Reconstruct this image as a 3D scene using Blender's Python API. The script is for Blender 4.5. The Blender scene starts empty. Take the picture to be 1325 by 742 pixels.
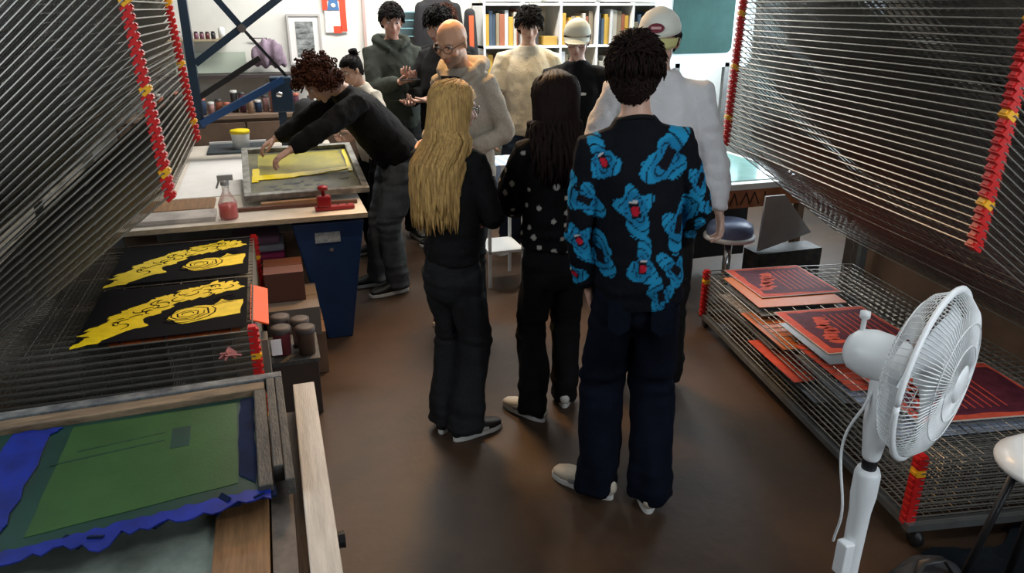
import bpy, bmesh, math, random
import numpy as np
from mathutils import Vector, Matrix, noise
PI = math.pi
R = math.radians
random.seed(7)
S = bpy.context.scene
C = S.collection

# ------------------------------------------------------------------ camera, world, light, exposure
cd = bpy.data.cameras.new('camera'); cam = bpy.data.objects.new('camera', cd); C.objects.link(cam)
cd.sensor_width = 36.0; cd.lens = 36.0 * 950 / 1325; cd.clip_start = 0.05
cam.location = (0, 0, 1.85)
cam.rotation_euler = (R(90 - 20.8), 0, R(-18))
S.camera = cam
S.view_settings.view_transform = 'Standard'; S.view_settings.look = 'None'
S.view_settings.gamma = 1; S.view_settings.use_curve_mapping = False
S.view_settings.exposure = 0.0
w = bpy.data.worlds.new('world'); S.world = w; w.use_nodes = True
w.node_tree.nodes['Background'].inputs[0].default_value = (0.60, 0.70, 0.85, 1)
w.node_tree.nodes['Background'].inputs[1].default_value = 0.38

def area(name, loc, rot, sx, sy, power, col, spread=180):
    l = bpy.data.lights.new(name, 'AREA'); l.shape = 'RECTANGLE'; l.size = sx; l.size_y = sy
    l.energy = power; l.color = col; l.spread = R(spread)
    o = bpy.data.objects.new(name, l); C.objects.link(o); o.location = loc; o.rotation_euler = rot
    return o
def spot(name, loc, aim, power, col, size, blend=0.6, rad=0.06):
    l = bpy.data.lights.new(name, 'SPOT'); l.energy = power; l.color = col; l.spot_size = R(size)
    l.spot_blend = blend; l.shadow_soft_size = rad
    o = bpy.data.objects.new(name, l); C.objects.link(o); o.location = loc
    o.rotation_euler = (Vector(aim) - Vector(loc)).to_track_quat('-Z', 'Y').to_euler()
    return o
# daylight through the windows, lamps under the ceiling, two added fill lights near the front
area('window_light_back_right', (5.0, 5.4, 2.0), (R(90), 0, R(90)), 2.6, 1.6, 150, (0.82, 0.92, 1.0))
area('window_light_left', (-1.42, 1.6, 2.1), (R(90), 0, R(-90)), 1.8, 1.0, 22, (0.85, 0.93, 1.0))
area('ceiling_lamp_light_back', (1.6, 6.1, 3.02), (0, 0, 0), 3.2, 0.3, 125, (1.0, 0.96, 0.9))
area('near_fill_light', (1.9, 0.4, 3.02), (R(12), 0, 0), 1.2, 0.3, 22, (0.9, 0.95, 1.0))  # added fill for the near part, from an unseen lamp
area('front_fill_light', (2.3, -1.3, 1.9), (R(78), 0, R(12)), 2.0, 1.2, 48, (0.84, 0.93, 1.0))  # unseen cool light added behind the camera to brighten the fan
spot('warm_lamp_light_middle', (1.0, 4.6, 2.98), (0.95, 3.5, 1.3), 230, (1.0, 0.54, 0.18), 70, .6, .2)
spot('warm_lamp_light_back', (1.9, 4.9, 2.98), (1.9, 5.1, 0.9), 75, (1.0, 0.78, 0.48), 72)
spot('warm_lamp_light_table', (0.3, 3.4, 2.98), (-0.1, 4.3, 0.8), 60, (1.0, 0.84, 0.66), 60)

# ------------------------------------------------------------------ materials
MATS = {}
def mat(name, col, rough=0.6, metal=0.0, var=0.0, vscale=8.0, bump=0.0, bscale=60.0, col2=None, stretch=(1, 1, 1),
        sheen=0.0, alpha=None, trans=0.0, attr=None, spec=None, emit=None):
    if name in MATS: return MATS[name]
    m = bpy.data.materials.new(name); m.use_nodes = True; MATS[name] = m
    nt = m.node_tree; b = nt.nodes['Principled BSDF']; N = nt.nodes.new; L = nt.links.new
    c4 = (*col, 1)
    b.inputs['Base Color'].default_value = c4
    b.inputs['Roughness'].default_value = rough; b.inputs['Metallic'].default_value = metal
    if sheen: b.inputs['Sheen Weight'].default_value = sheen
    if spec is not None: b.inputs['Specular IOR Level'].default_value = spec
    if trans: b.inputs['Transmission Weight'].default_value = trans
    if alpha is not None: b.inputs['Alpha'].default_value = alpha
    if emit: b.inputs['Emission Color'].default_value = (*emit[:3], 1); b.inputs['Emission Strength'].default_value = emit[3]
    tc = N('ShaderNodeTexCoord'); mp = N('ShaderNodeMapping'); mp.inputs['Scale'].default_value = stretch
    L(tc.outputs['Object'], mp.inputs['Vector'])
    if var or col2:
        n = N('ShaderNodeTexNoise'); n.inputs['Scale'].default_value = vscale; n.inputs['Detail'].default_value = 6
        n.inputs['Roughness'].default_value = 0.65
        L(mp.outputs[0], n.inputs['Vector'])
        r = N('ShaderNodeValToRGB'); r.color_ramp.elements[0].position = 0.35; r.color_ramp.elements[1].position = 0.68
        lo = [max(0, x * (1 - var)) for x in col] if not col2 else col2
        hi = [min(1, x * (1 + var)) for x in col] if not col2 else col
        r.color_ramp.elements[0].color = (*lo, 1); r.color_ramp.elements[1].color = (*hi, 1)
        L(n.outputs['Fac'], r.inputs['Fac']); L(r.outputs[0], b.inputs['Base Color'])
    if attr:
        a = N('ShaderNodeAttribute'); a.attribute_name = attr; L(a.outputs['Color'], b.inputs['Base Color'])
    if bump:
        n2 = N('ShaderNodeTexNoise'); n2.inputs['Scale'].default_value = bscale; n2.inputs['Detail'].default_value = 5
        L(mp.outputs[0], n2.inputs['Vector'])
        bp = N('ShaderNodeBump'); bp.inputs['Strength'].default_value = bump; bp.inputs['Distance'].default_value = 0.01
        L(n2.outputs['Fac'], bp.inputs['Height']); L(bp.outputs[0], b.inputs['Normal'])
    return m

WIRE = mat('zinc_wire', (0.25, 0.24, 0.215), 0.42, 0.75)
POST = mat('rack_post', (0.16, 0.165, 0.16), 0.5, 0.6, var=0.2)
CAPR = mat('red_cap', (0.55, 0.015, 0.015), 0.38)
CAPY = mat('yellow_cap', (0.85, 0.42, 0.02), 0.4)
WHITEP = mat('white_paint', (0.74, 0.76, 0.76), 0.5)
WALLM = mat('wall_paint', (0.72, 0.72, 0.68), 0.8, var=0.05, vscale=3, bump=0.05)
DARKW = mat('dark_partition', (0.115, 0.09, 0.068), 0.7, var=0.35, vscale=2, bump=0.1)
BLACKP = mat('black_plastic', (0.012, 0.012, 0.013), 0.45)
CHROME = mat('chrome', (0.6, 0.6, 0.6), 0.2, 1.0)

# ------------------------------------------------------------------ mesh helpers
class MB:
    """collects vertices and faces of one mesh"""
    def __init__(s): s.v = []; s.f = []; s.m = []; s.cur = 0
    def add(s, vs, fs):
        o = len(s.v); s.v += [tuple(p) for p in vs]; s.f += [tuple(i + o for i in f) for f in fs]; s.m += [s.cur] * len(fs)
    def box(s, a, b):
        (x0, y0, z0), (x1, y1, z1) = a, b
        s.add([(x0, y0, z0), (x1, y0, z0), (x1, y1, z0), (x0, y1, z0), (x0, y0, z1), (x1, y0, z1), (x1, y1, z1), (x0, y1, z1)],
              [(0, 3, 2, 1), (4, 5, 6, 7), (0, 1, 5, 4), (1, 2, 6, 5), (2, 3, 7, 6), (3, 0, 4, 7)])
    def obox(s, c, size, M):
        vs = []
        for dz in (-.5, .5):
            for dx, dy in ((-.5, -.5), (.5, -.5), (.5, .5), (-.5, .5)):
                vs.append(Vector(c) + M @ Vector((dx * size[0], dy * size[1], dz * size[2])))
        s.add(vs, [(0, 3, 2, 1), (4, 5, 6, 7), (0, 1, 5, 4), (1, 2, 6, 5), (2, 3, 7, 6), (3, 0, 4, 7)])
    def beam(s, a, b, w, h, up=(0, 0, 1)):
        a, b = Vector(a), Vector(b); t = (b - a); L = t.length; t.normalize()
        x = t.cross(Vector(up)); x = x.normalized() if x.length > 1e-4 else Vector((1, 0, 0)); z = x.cross(t)
        M = Matrix((x, t, z)).transposed(); s.obox((a + b) / 2, (w, L, h), M)
    def loft(s, pts, rad, ref=(1, 0, 0), seg=12, dome=True, p=2.0):
        pts = [Vector(q) for q in pts]; rad = [(r, r) if not isinstance(r, (tuple, list)) else r for r in rad]
        n = len(pts); ref = Vector(ref); P = []; Q = []; T = []
        for i in range(n):
            t = (pts[min(i + 1, n - 1)] - pts[max(i - 1, 0)]).normalized(); T.append(t)
        for i in range(n):
            P.append(pts[i]); Q.append((rad[i], T[i]))
        rings = []
        if dome:
            m = min(rad[0])
            for a in (75, 45, 20): rings.append((pts[0] - T[0] * m * math.sin(R(a)), (rad[0][0] * math.cos(R(a)), rad[0][1] * math.cos(R(a))), T[0]))
        for i in range(n): rings.append((pts[i], rad[i], T[i]))
        if dome:
            m = min(rad[-1])
            for a in (20, 45, 75): rings.append((pts[-1] + T[-1] * m * math.sin(R(a)), (rad[-1][0] * math.cos(R(a)), rad[-1][1] * math.cos(R(a))), T[-1]))
        vs = []; fs = []
        for (c, r, t) in rings:
            x = ref - t * ref.dot(t)
            if x.length < 1e-3: x = t.orthogonal()
            x.normalize(); y = t.cross(x)
            for k in range(seg):
                a = 2 * PI * k / seg; ca, sa = math.cos(a), math.sin(a)
                if p != 2.0:
                    ca = math.copysign(abs(ca) ** (2 / p), ca); sa = math.copysign(abs(sa) ** (2 / p), sa)
                vs.append(c + x * ca * r[0] + y * sa * r[1])
        nr = len(rings)
        for i in range(nr - 1):
            for k in range(seg):
                a = i * seg + k; b = i * seg + (k + 1) % seg
                fs.append((a, b, b + seg, a + seg))
        fs.append(tuple(reversed(range(seg)))); fs.append(tuple(range((nr - 1) * seg, nr * seg)))
        s.add(vs, fs)
    def ell(s, c, r, M=None, su=14, sv=9):
        M = M or Matrix.Identity(3); vs = [Vector(c) + M @ Vector((0, 0, -r[2]))]; fs = []
        for j in range(1, sv):
            th = -PI / 2 + PI * j / sv
            for k in range(su):
                a = 2 * PI * k / su
                vs.append(Vector(c) + M @ Vector((r[0] * math.cos(th) * math.cos(a), r[1] * math.cos(th) * math.sin(a), r[2] * math.sin(th))))
        vs.append(Vector(c) + M @ Vector((0, 0, r[2])))
        for k in range(su):
            fs.append((0, 1 + (k + 1) % su, 1 + k))
        for j in range(sv - 2):
            for k in range(su):
                a = 1 + j * su + k; b = 1 + j * su + (k + 1) % su; fs.append((a, b, b + su, a + su))
        e = len(vs) - 1; o = 1 + (sv - 2) * su
        for k in range(su): fs.append((o + k, o + (k + 1) % su, e))
        s.add(vs, fs)
    def lathe(s, c, prof, seg=24, axis=(0, 0, 1)):
        ax = Vector(axis).normalized(); x = ax.orthogonal().normalized(); y = ax.cross(x); vs = []; fs = []
        for (r, z) in prof:
            for k in range(seg):
                a = 2 * PI * k / seg; vs.append(Vector(c) + ax * z + (x * math.cos(a) + y * math.sin(a)) * max(r, 1e-4))
        for i in range(len(prof) - 1):
            for k in range(seg):
                a = i * seg + k; b = i * seg + (k + 1) % seg; fs.append((a, b, b + seg, a + seg))
        s.add(vs, fs)
    def prism(s, poly, z0, z1):
        n = len(poly)
        s.add([(x, y, z0) for x, y in poly] + [(x, y, z1) for x, y in poly],
              [tuple(reversed(range(n))), tuple(range(n, 2 * n))] + [(i, (i + 1) % n, (i + 1) % n + n, i + n) for i in range(n)])
    def mesh(s, name, mats, smooth=False):
        me = bpy.data.meshes.new(name); me.from_pydata(s.v, [], s.f)
        for m in (mats if isinstance(mats, (list, tuple)) else [mats]): me.materials.append(m)
        if any(s.m): me.polygons.foreach_set('material_index', s.m)
        if smooth: me.polygons.foreach_set('use_smooth', [True] * len(me.polygons))
        me.update(); return me

def link(name, me, parent=None, loc=(0, 0, 0), rot=(0, 0, 0)):
    o = bpy.data.objects.new(name, me); C.objects.link(o); o.parent = parent; o.location = loc; o.rotation_euler = rot
    return o
def part(name, mb, m, parent=None, smooth=False, bevel=0, loc=(0, 0, 0), rot=(0, 0, 0)):
    o = link(name, mb.mesh(name, m, smooth), parent, loc, rot)
    if bevel:
        b = o.modifiers.new('bevel', 'BEVEL'); b.width = bevel; b.segments = 2; b.limit_method = 'ANGLE'
    return o
def tag(o, label, cat, group=None, kind=None):
    if label: o['label'] = label
    if cat: o['category'] = cat
    if group: o['group'] = group
    if kind: o['kind'] = kind
    return o
def thing(name, label, cat, loc=(0, 0, 0), rz=0, group=None):
    o = link(name, None, None, loc, (0, 0, rz)); return tag(o, label, cat, group)
def struct(name, mb, m, parent=None, smooth=False, bevel=0):
    o = part(name, mb, m, parent, smooth, bevel); o['kind'] = 'structure'; return o
def bx(a, b):
    m = MB(); m.box(a, b); return m

def remesh(mb, name, mats, voxel, smooth=4, disp=None):
    me = mb.mesh(name, mats); o = bpy.data.objects.new('tmp_' + name, me); C.objects.link(o)
    r = o.modifiers.new('r', 'REMESH'); r.mode = 'VOXEL'; r.voxel_size = voxel; r.use_smooth_shade = True
    s_ = o.modifiers.new('s', 'SMOOTH'); s_.iterations = smooth; s_.factor = 0.5
    dg = bpy.context.evaluated_depsgraph_get(); dg.update()
    out = bpy.data.meshes.new_from_object(o.evaluated_get(dg)); bpy.data.objects.remove(o); bpy.data.meshes.remove(me)
    out.name = name
    if not len(out.materials):
        for m in (mats if isinstance(mats, (list, tuple)) else [mats]): out.materials.append(m)
    out.polygons.foreach_set('use_smooth', [True] * len(out.polygons))
    if disp:
        n = len(out.vertices); co = np.empty(n * 3); nn = np.empty(n * 3)
        out.vertices.foreach_get('co', co); out.vertices.foreach_get('normal', nn)
        co = co.reshape(-1, 3); nn = nn.reshape(-1, 3)
        out.vertices.foreach_set('co', disp(co, nn).ravel()); out.update()
    return out
def vcol(me, name, cols):
    a = me.color_attributes.new(name, 'FLOAT_COLOR', 'POINT')
    c = np.ones((len(me.vertices), 4), dtype=np.float32); c[:, :3] = cols; a.data.foreach_set('color', c.ravel())

# ------------------------------------------------------------------ room shell
floor_m = mat('brown_floor', (0.074, 0.040, 0.022), 0.5, spec=.35, col2=(0.036, 0.021, 0.013), vscale=1.6, bump=0.12, bscale=25)
struct('floor', bx((-1.6, -1.4, -0.1), (5.3, 7.35, 0)), floor_m)
struct('ceiling', bx((-1.6, -1.4, 3.1), (5.3, 7.35, 3.2)), mat('ceiling_paint', (0.55, 0.55, 0.52), 0.9))
struct('wall_back', bx((-1.6, 7.2, 0), (5.3, 7.35, 3.1)), WALLM)
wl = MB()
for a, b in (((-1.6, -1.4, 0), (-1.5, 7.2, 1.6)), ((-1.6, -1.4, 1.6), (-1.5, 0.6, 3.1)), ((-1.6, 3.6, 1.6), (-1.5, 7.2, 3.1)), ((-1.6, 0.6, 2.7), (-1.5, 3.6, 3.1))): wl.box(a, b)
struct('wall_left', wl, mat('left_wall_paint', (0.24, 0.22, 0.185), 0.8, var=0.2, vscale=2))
wn = MB()
for y in (0.6, 1.6, 2.6, 3.55): wn.box((-1.56, y, 1.6), (-1.5, y + 0.05, 2.7))
wn.box((-1.56, 0.6, 1.6), (-1.5, 3.6, 1.65)); wn.box((-1.56, 0.6, 2.65), (-1.5, 3.6, 2.7))
wf = struct('window_1', wn, WHITEP)
GLASS = mat('window_glass', (0.95, 0.97, 1), 0.05, trans=1.0)
for y in (0.65, 1.65, 2.65): part('pane', bx((-1.535, y, 1.65), (-1.53, y + 0.93, 2.65)), GLASS, wf)
struct('wall_right', bx((3.64, -1.4, 0), (3.74, 3.85, 3.1)), DARKW)
wq = MB()
for a, b in (((-1.6, -1.5, 0), (1.2, -1.4, 3.1)), ((3.4, -1.5, 0), (5.3, -1.4, 3.1)), ((1.2, -1.5, 0), (3.4, -1.4, 1.2)), ((1.2, -1.5, 2.6), (3.4, -1.4, 3.1))): wq.box(a, b)
struct('wall_front', wq, DARKW)
wn = MB()
for x in (1.2, 2.28, 3.35): wn.box((x, -1.46, 1.2), (x + .05, -1.4, 2.6))
wn.box((1.2, -1.46, 1.2), (3.4, -1.4, 1.25)); wn.box((1.2, -1.46, 2.55), (3.4, -1.4, 2.6))
wf = struct('added_front_window', wn, WHITEP)  # unseen window added behind the camera to go with the front fill
for x in (1.25, 2.33): part('pane', bx((x, -1.435, 1.25), (x + 1.02, -1.43, 2.55)), GLASS, wf)
wr = MB()
for a, b in (((5.2, 3.0, 0), (5.3, 7.2, 1.0)), ((5.2, 3.0, 2.7), (5.3, 7.2, 3.1)), ((5.2, 3.0, 1.0), (5.3, 4.0, 2.7)), ((5.2, 6.8, 1.0), (5.3, 7.2, 2.7))): wr.box(a, b)
struct('wall_far_right', wr, mat('pale_blue_wall', (0.60, 0.72, 0.76), 0.7))
wn = MB()
for y in (4.0, 5.38, 6.75): wn.box((5.2, y, 1.0), (5.26, y + 0.05, 2.7))
wn.box((5.2, 4.0, 1.0), (5.26, 6.8, 1.05)); wn.box((5.2, 4.0, 2.65), (5.26, 6.8, 2.7))
wf = struct('window_2', wn, WHITEP)
for y in (4.05, 5.43): part('pane', bx((5.225, y, 1.05), (5.23, y + 1.32, 2.65)), GLASS, wf)
struct('trim_1', bx((0.905, 7.17, 0), (0.93, 7.2, 3.1)), mat('trim_pink', (0.5, 0.36, 0.33), 0.6))
struct('baseboard_back', bx((-1.5, 7.18, 0), (5.2, 7.2, 0.1)), WHITEP)
# lamps under the ceiling; the short near one is added as fill
LAMPE = mat('lamp_diffuser', (0.9, 0.9, 0.9), 0.5, emit=(1, 0.95, 0.88, 4))
for (x, y, lw, lab) in ((1.6, 6.1, 3.2, 'long white ceiling batten lamp over the back of the workshop'), (1.9, 0.4, 1.2, 'short white batten lamp added as fill light near the front')):
    t = thing('ceiling_lamp', lab, 'lamp', (x, y, 3.03))
    part('housing', bx((-lw / 2 - .03, -.17, .02), (lw / 2 + .03, .17, .07)), WHITEP, t)
    part('diffuser', bx((-lw / 2, -.15, 0.003), (lw / 2, .15, .02)), LAMPE, t)
for (x, y, lab) in ((1.0, 4.6, 'black ceiling spotlight above the middle aisle'), (1.9, 4.9, 'black ceiling spotlight nearest the bookcase'), (0.3, 3.4, 'black ceiling spotlight before the print table')):
    t = thing('spotlight', lab, 'lamp', (x, y, 3.0))
    m = MB(); m.lathe((0, 0, 0), [(0.07, 0.0), (0.08, 0.02), (0.06, 0.07), (0.02, 0.08), (0.02, 0.1)], 20); part('shade', m, BLACKP, t, True)

# ------------------------------------------------------------------ drying racks
def shelf_mesh(W, L, sgn, name):
    m = MB()
    def rod(a, b, r, seg=5): m.loft([a, b], [r, r], (0.3, 0.5, 1), seg, dome=False)
    for x in np.linspace(0, W, 4): rod((sgn * x, 0, 0), (sgn * x, L, 0), 0.0033)
    n = int(L / 0.05)
    for i in range(n + 1):
        y = L * i / n; e = i in (0, n)
        rod((0, y, 0.003), (sgn * W, y, 0.003), 0.0032 if e else 0.0019, 5 if e else 3)
    nx = int(W / 0.075)
    for i in range(1, nx):
        rod((sgn * W * i / nx, 0, 0.001), (sgn * W * i / nx, L, 0.001), 0.0017, 3)
    return m.mesh(name, WIRE)
def cap_mesh(m_):
    m = MB(); m.box((-.016, -.02, -.0125), (.018, .02, .0095)); m.box((.018, -.012, -.007), (.024, .012, .004))
    m.box((-.013, -.016, .0095), (.014, .016, .0165))
    return m.mesh('corner_cap', m_)
CR, CY = cap_mesh(CAPR), cap_mesh(CAPY)
ORD = ['leftmost', 'second', 'third', 'fourth', 'fifth', 'sixth', 'seventh', 'eighth', 'ninth', 'tenth', 'eleventh', 'twelfth', 'thirteenth']
def rack(label, loc, rz, sgn, W, L, low, high, hinge_low, hinge_high, tilt0, tilt1, Lh, yoff, phase):
    """sgn: direction from the hinge to the aisle (+1 aisle at +x). local origin: aisle-side near corner on the floor"""
    t = thing('drying_rack', label, 'drying rack', loc, rz)
    ml = shelf_mesh(W, L, sgn, 'shelf'); mh = shelf_mesh(W, Lh, sgn, 'shelf')
    k = 0
    for (z) in low:
        s = link('shelf', ml, t, (hinge_low, 0, z), (0, sgn * R(random.uniform(-.15, .15)), 0))
        for y in (0.02, L - 0.02):
            link('corner_cap', CY if (k + phase) % 10 == 0 else CR, s, (sgn * W, y, 0), (0, 0, 0 if sgn > 0 else PI))
        k += 1
    n = len(high)
    for i, z in enumerate(high):
        th = tilt0 + (tilt1 - tilt0) * i / max(1, n - 1) + random.uniform(-.08, .08)
        s = link('shelf', mh, t, (hinge_high, yoff, z), (0, -sgn * R(th), 0))
        for y in (0.02, Lh - 0.02):
            link('corner_cap', CY if (i + phase + 3) % 10 == 0 else CR, s, (sgn * W, y, 0), (0, 0, 0 if sgn > 0 else PI))
    hb = hinge_low - sgn * 0.03; top = high[-1] + 0.12
    for y in (-0.0, L):
        m = MB(); m.box((min(hb, hb - sgn * .04), y - .02, 0.08), (max(hb, hb - sgn * .04), y + .02, top)); part('post', m, POST, t)
        m = MB()
        zs = list(low) + list(high)
        for i in range(len(zs) - 1):                 # the coil springs between the hinges
            pts = [(hinge_low + 0.006 * math.cos(a * PI / 2), y + .028 + 0.006 * math.sin(a * PI / 2), zs[i] + (zs[i + 1] - zs[i]) * a / 8) for a in range(0, 9)]
            m.loft(pts, [0.0012] * 9, seg=3, dome=False)
        part('spring', m, WIRE, t)
        m = MB(); m.beam((hb, y, .09), (hb + sgn * (W + .05), y, .09), .035, .03); part('base_rail', m, POST, t)
        for xx in (hb, hb + sgn * W):
            m = MB(); m.lathe((xx, y, .036), [(.001, -.012), (.034, -.012), (.036, 0), (.034, .012), (.001, .012)], 14, (1, 0, 0)); part('caster', m, BLACKP, t, True)
    for xx in (hb, hb + sgn * (W + .03)):
        m = MB(); m.beam((xx, 0, .09), (xx, L, .09), .032, .027); part('base_rail', m, POST, t)
    m = MB(); m.beam((hb - sgn * .02, 0, top), (hb - sgn * .02, L, top), .035, .035); part('top_rail', m, POST, t)
    return t
LZ = [0.13 + 0.0275 * i for i in range(21)]
rack('metal drying rack on the left with yellow-printed sheets, upper wire shelves raised',
     (-0.155, 2.78, 0), 0, 1, 0.93, 1.32, LZ, [0.66 + 0.0262 * i for i in range(38)], -0.93, -0.95, 37.5, 43, 1.32, 0, 4)
RZ = [0.10 + 0.0265 * i for i in range(11)]
rack('tall metal drying rack on the right behind the white fan, upper wire shelves raised',
     (2.05, 1.63, 0), R(-10), -1, 0.95, 2.0, RZ, [0.585 + 0.0262 * i for i in range(38)], 0.95, 0.80, 36, 38.5, 1.98, 0.02, 2)

# ------------------------------------------------------------------ prints
def flat_obj(name, poly, z0, z1, m, parent): 
    k = MB(); k.prism(poly, z0, z1); return part(name, k, m, parent)
BLK = mat('black_print_paper', (0.003, 0.003, 0.005), 0.85, spec=.08)
YEL = mat('yellow_ink', (0.80, 0.60, 0.008), 0.45, var=0.12, vscale=30)
def wave_poly(pts, n=5, amp=0.004, seed=0):
    rr = random.Random(seed); out = []
    for i in range(len(pts)):
        a, b = pts[i], pts[(i + 1) % len(pts)]
        for j in range(n):
            u = j / n; out.append((a[0] + (b[0] - a[0]) * u + rr.uniform(-amp, amp), a[1] + (b[1] - a[1]) * u + rr.uniform(-amp, amp)))
    return out
def yellow_print(label, loc, rz):
    t = thing('poster_print', label, 'print', loc, rz, 'black and yellow prints on the left rack')
    part('sheet', bx((0, 0, 0), (.60, .58, .002)), BLK, t)
    k = MB(); rr = random.Random(3)
    # abstract sweeping ink shape: a curved band of lobes from lower left to the upper right, plus a round medallion
    def blob(cx, cy, r, sx=1, sy=1, ro=0, n=14, w=.3):
        ph = rr.uniform(0, 6); q = []
        for i in range(n):
            a = 2 * PI * i / n; rad = r * (1 + w * math.sin(3 * a + ph) + .5 * w * math.sin(5 * a + 2 * ph))
            x, y = rad * sx * math.cos(a), rad * sy * math.sin(a); q.append((cx + x * math.cos(ro) - y * math.sin(ro), cy + x * math.sin(ro) + y * math.cos(ro)))
        return q
    for i in range(62):
        u = i / 61; x = .04 + .50 * u; y = .06 + .43 * (1 - (1 - u) ** 2.0) + rr.uniform(-.075, .075) * (1.1 - u * .55)
        k.prism(blob(x, y, rr.uniform(.026, .040), 1.5, .85, rr.uniform(.0, 1.1), 12), .002, .0026 + i * 1.2e-5)
    k.prism(wave_poly([(.02, .03), (.08, .02), (.19, .11), (.24, .12), (.21, .19), (.10, .17)], 4, .006, 2), .002, .00345)
    k.prism(wave_poly([(.30, .16), (.36, .10), (.45, .12), (.575, .15), (.585, .30), (.53, .30), (.50, .33), (.47, .27), (.40, .28), (.33, .25)], 4, .003, 5), .002, .0036)
    part('ink', k, YEL, t)
    k = MB()
    def stroke(cx, cy, r, a0, a1, wd, sx=1.0, ro=0.0):
        q = []
        for sg in (1, -1):
            for u in (np.linspace(0, 1, 8) if sg > 0 else np.linspace(1, 0, 8)):
                a = a0 + (a1 - a0) * u; rad = r + sg * wd * math.sin(PI * (.12 + .76 * u)); x, y = rad * sx * math.cos(a), rad * math.sin(a)
                q.append((cx + x * math.cos(ro) - y * math.sin(ro), cy + x * math.sin(ro) + y * math.cos(ro)))
        k.prism(q, .0026, .0041)
    for i in range(5): stroke(.375, .20, .018 + .017 * i, rr.uniform(0, 6), rr.uniform(0, 6) + 4.5, .0032, 1.25, .3)
    for i in range(26):
        u = rr.random(); x = .06 + .46 * u; y = .07 + .41 * (1 - (1 - u) ** 2.0) + rr.uniform(-.06, .06); a0 = rr.uniform(0, 6.28)
        stroke(x, y, rr.uniform(.010, .028), a0, a0 + rr.uniform(1.6, 3.6), .0024, 1.5, .6)
    for i in range(5): stroke(.50, .22 + .02 * i, .05, .2, 1.6, .002, 1.6, rr.uniform(0, 1))
    part('ink_lines', k, BLK, t)['kind'] = 'stuff'
    return t
yellow_print('black sheet printed in yellow lying at the near end of the left rack', (-.775, 2.80, .692), 0)
yellow_print('black sheet printed in yellow at the far end of the left rack', (-.775, 3.45, .692), 0)
ORC = mat('orange_card', (0.75, 0.08, 0.003), 0.6)
k = MB(); k.obox((0, 0, 0), (.075, .42, .006), Matrix.Rotation(R(22), 3, 'Y')); tag(part('card', k, ORC, loc=(-.13, 3.12, .66)), 'bright orange card sticking out of the side of the left rack', 'card')
k = MB(); k.box((-.66, 2.80, .674), (-.20, 3.1, .677)); tag(part('print_sheet', k, mat('rust_ink', (.30, .06, .012), .5, var=.4, vscale=20)), 'rust red sheet peeping out under the near yellow print', 'print')

RED = mat('coral_ink', (0.62, 0.085, 0.045), 0.65, spec=.25, var=0.25, vscale=14)
PUR = mat('plum_ink', (0.10, 0.018, 0.035), 0.65, spec=.25, var=0.35, vscale=18)
CREAM = mat('cream_edge', (0.5, 0.42, 0.36), 0.6)
def red_print(label, loc, rz, w=.50, l=.47, n=5, back=None):
    t = thing('poster_print', label, 'print', loc, rz, 'red and plum prints on the right rack')
    part('sheet', bx((0, 0, 0), (w, l, .0015)), back or CREAM, t)
    part('ink', bx((.006, .008, .0015), (w - .004, l - .006, .002)), RED, t)
    k = MB(); k.prism(wave_poly([(.045, .05), (w - .02, .03), (w - .02, l - .04), (.05, l - .03)], 6, .006, n), .002, .0024); part('ink_field', k, PUR, t)
    k = MB(); rr = random.Random(n)
    for i in range(9):
        u = i / 8; cx, cy = .10 + .10 * u + rr.uniform(-.02, .02), .12 + (l - .24) * u
        k.prism([(cx + rr.uniform(.03, .05) * math.cos(a), cy + rr.uniform(.016, .03) * math.sin(a)) for a in np.linspace(0, 2 * PI, 9)[:-1]], .0024, .0028)
    for i in range(7):
        x = .22 + .035 * i; k.prism([(x, .08), (x + .006, .08), (x + .016, l - .08), (x + .009, l - .08)], .0024, .0027)
    part('ink_shape', k, RED, t); return t
zr = RZ[-1] + 0.006
red_print('red print lying at the far end of the right rack', (2.435, 3.10, zr + .006), R(-7), .48, .46, 1)
red_print('red print in the middle of the right rack, just left of the fan', (2.30, 2.42, zr + .004), R(-8), .50, .50, 2)
red_print('red print mostly behind the white fan head', (2.22, 1.82, zr), R(-10), .62, .44, 3)
BLU = mat('pale_blue_sheet', (0.42, 0.48, 0.6), 0.4, var=.3)
cols = [(mat('orange_edge', (0.6, 0.16, 0.03), .5)), mat('grey_sheet', (.18, .2, .22), .4, var=.2), CREAM, RED, BLU]
rr = random.Random(5); q = 0
descr = ['orange', 'grey', 'cream', 'red', 'pale blue']
spots = [(10, 2.345, 3.0, 0, .5), (10, 2.24, 2.34, 1, .5), (9, 2.33, 2.95, 1, .5), (8, 2.22, 2.62, 0, .55), (8, 2.15, 1.82, 4, .6), (7, 2.30, 2.95, 2, .5), (7, 2.17, 2.15, 1, .5), (6, 2.24, 2.74, 1, .5), (5, 2.16, 2.45, 3, .55), (4, 2.16, 2.3, 1, .5), (9, 2.20, 2.15, 3, .5)]
for (lv, x, y, ci, wd) in spots:
    o = part('print_sheet', bx((0, 0, 0), (wd, .46, .0015)), cols[ci], None, False, 0, (x, y, RZ[lv] + .006), (0, 0, R(-10 + rr.uniform(-2, 2))))
    tag(o, '%s sheet drying on the %s level of the right rack, %s' % (descr[ci], ['', '', '', '', 'seventh', 'sixth', 'fifth', 'fourth', 'third', 'second', 'top'][lv], 'far end' if y > 2.6 else ('near end' if y < 2.0 else 'middle')), 'print')

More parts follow.
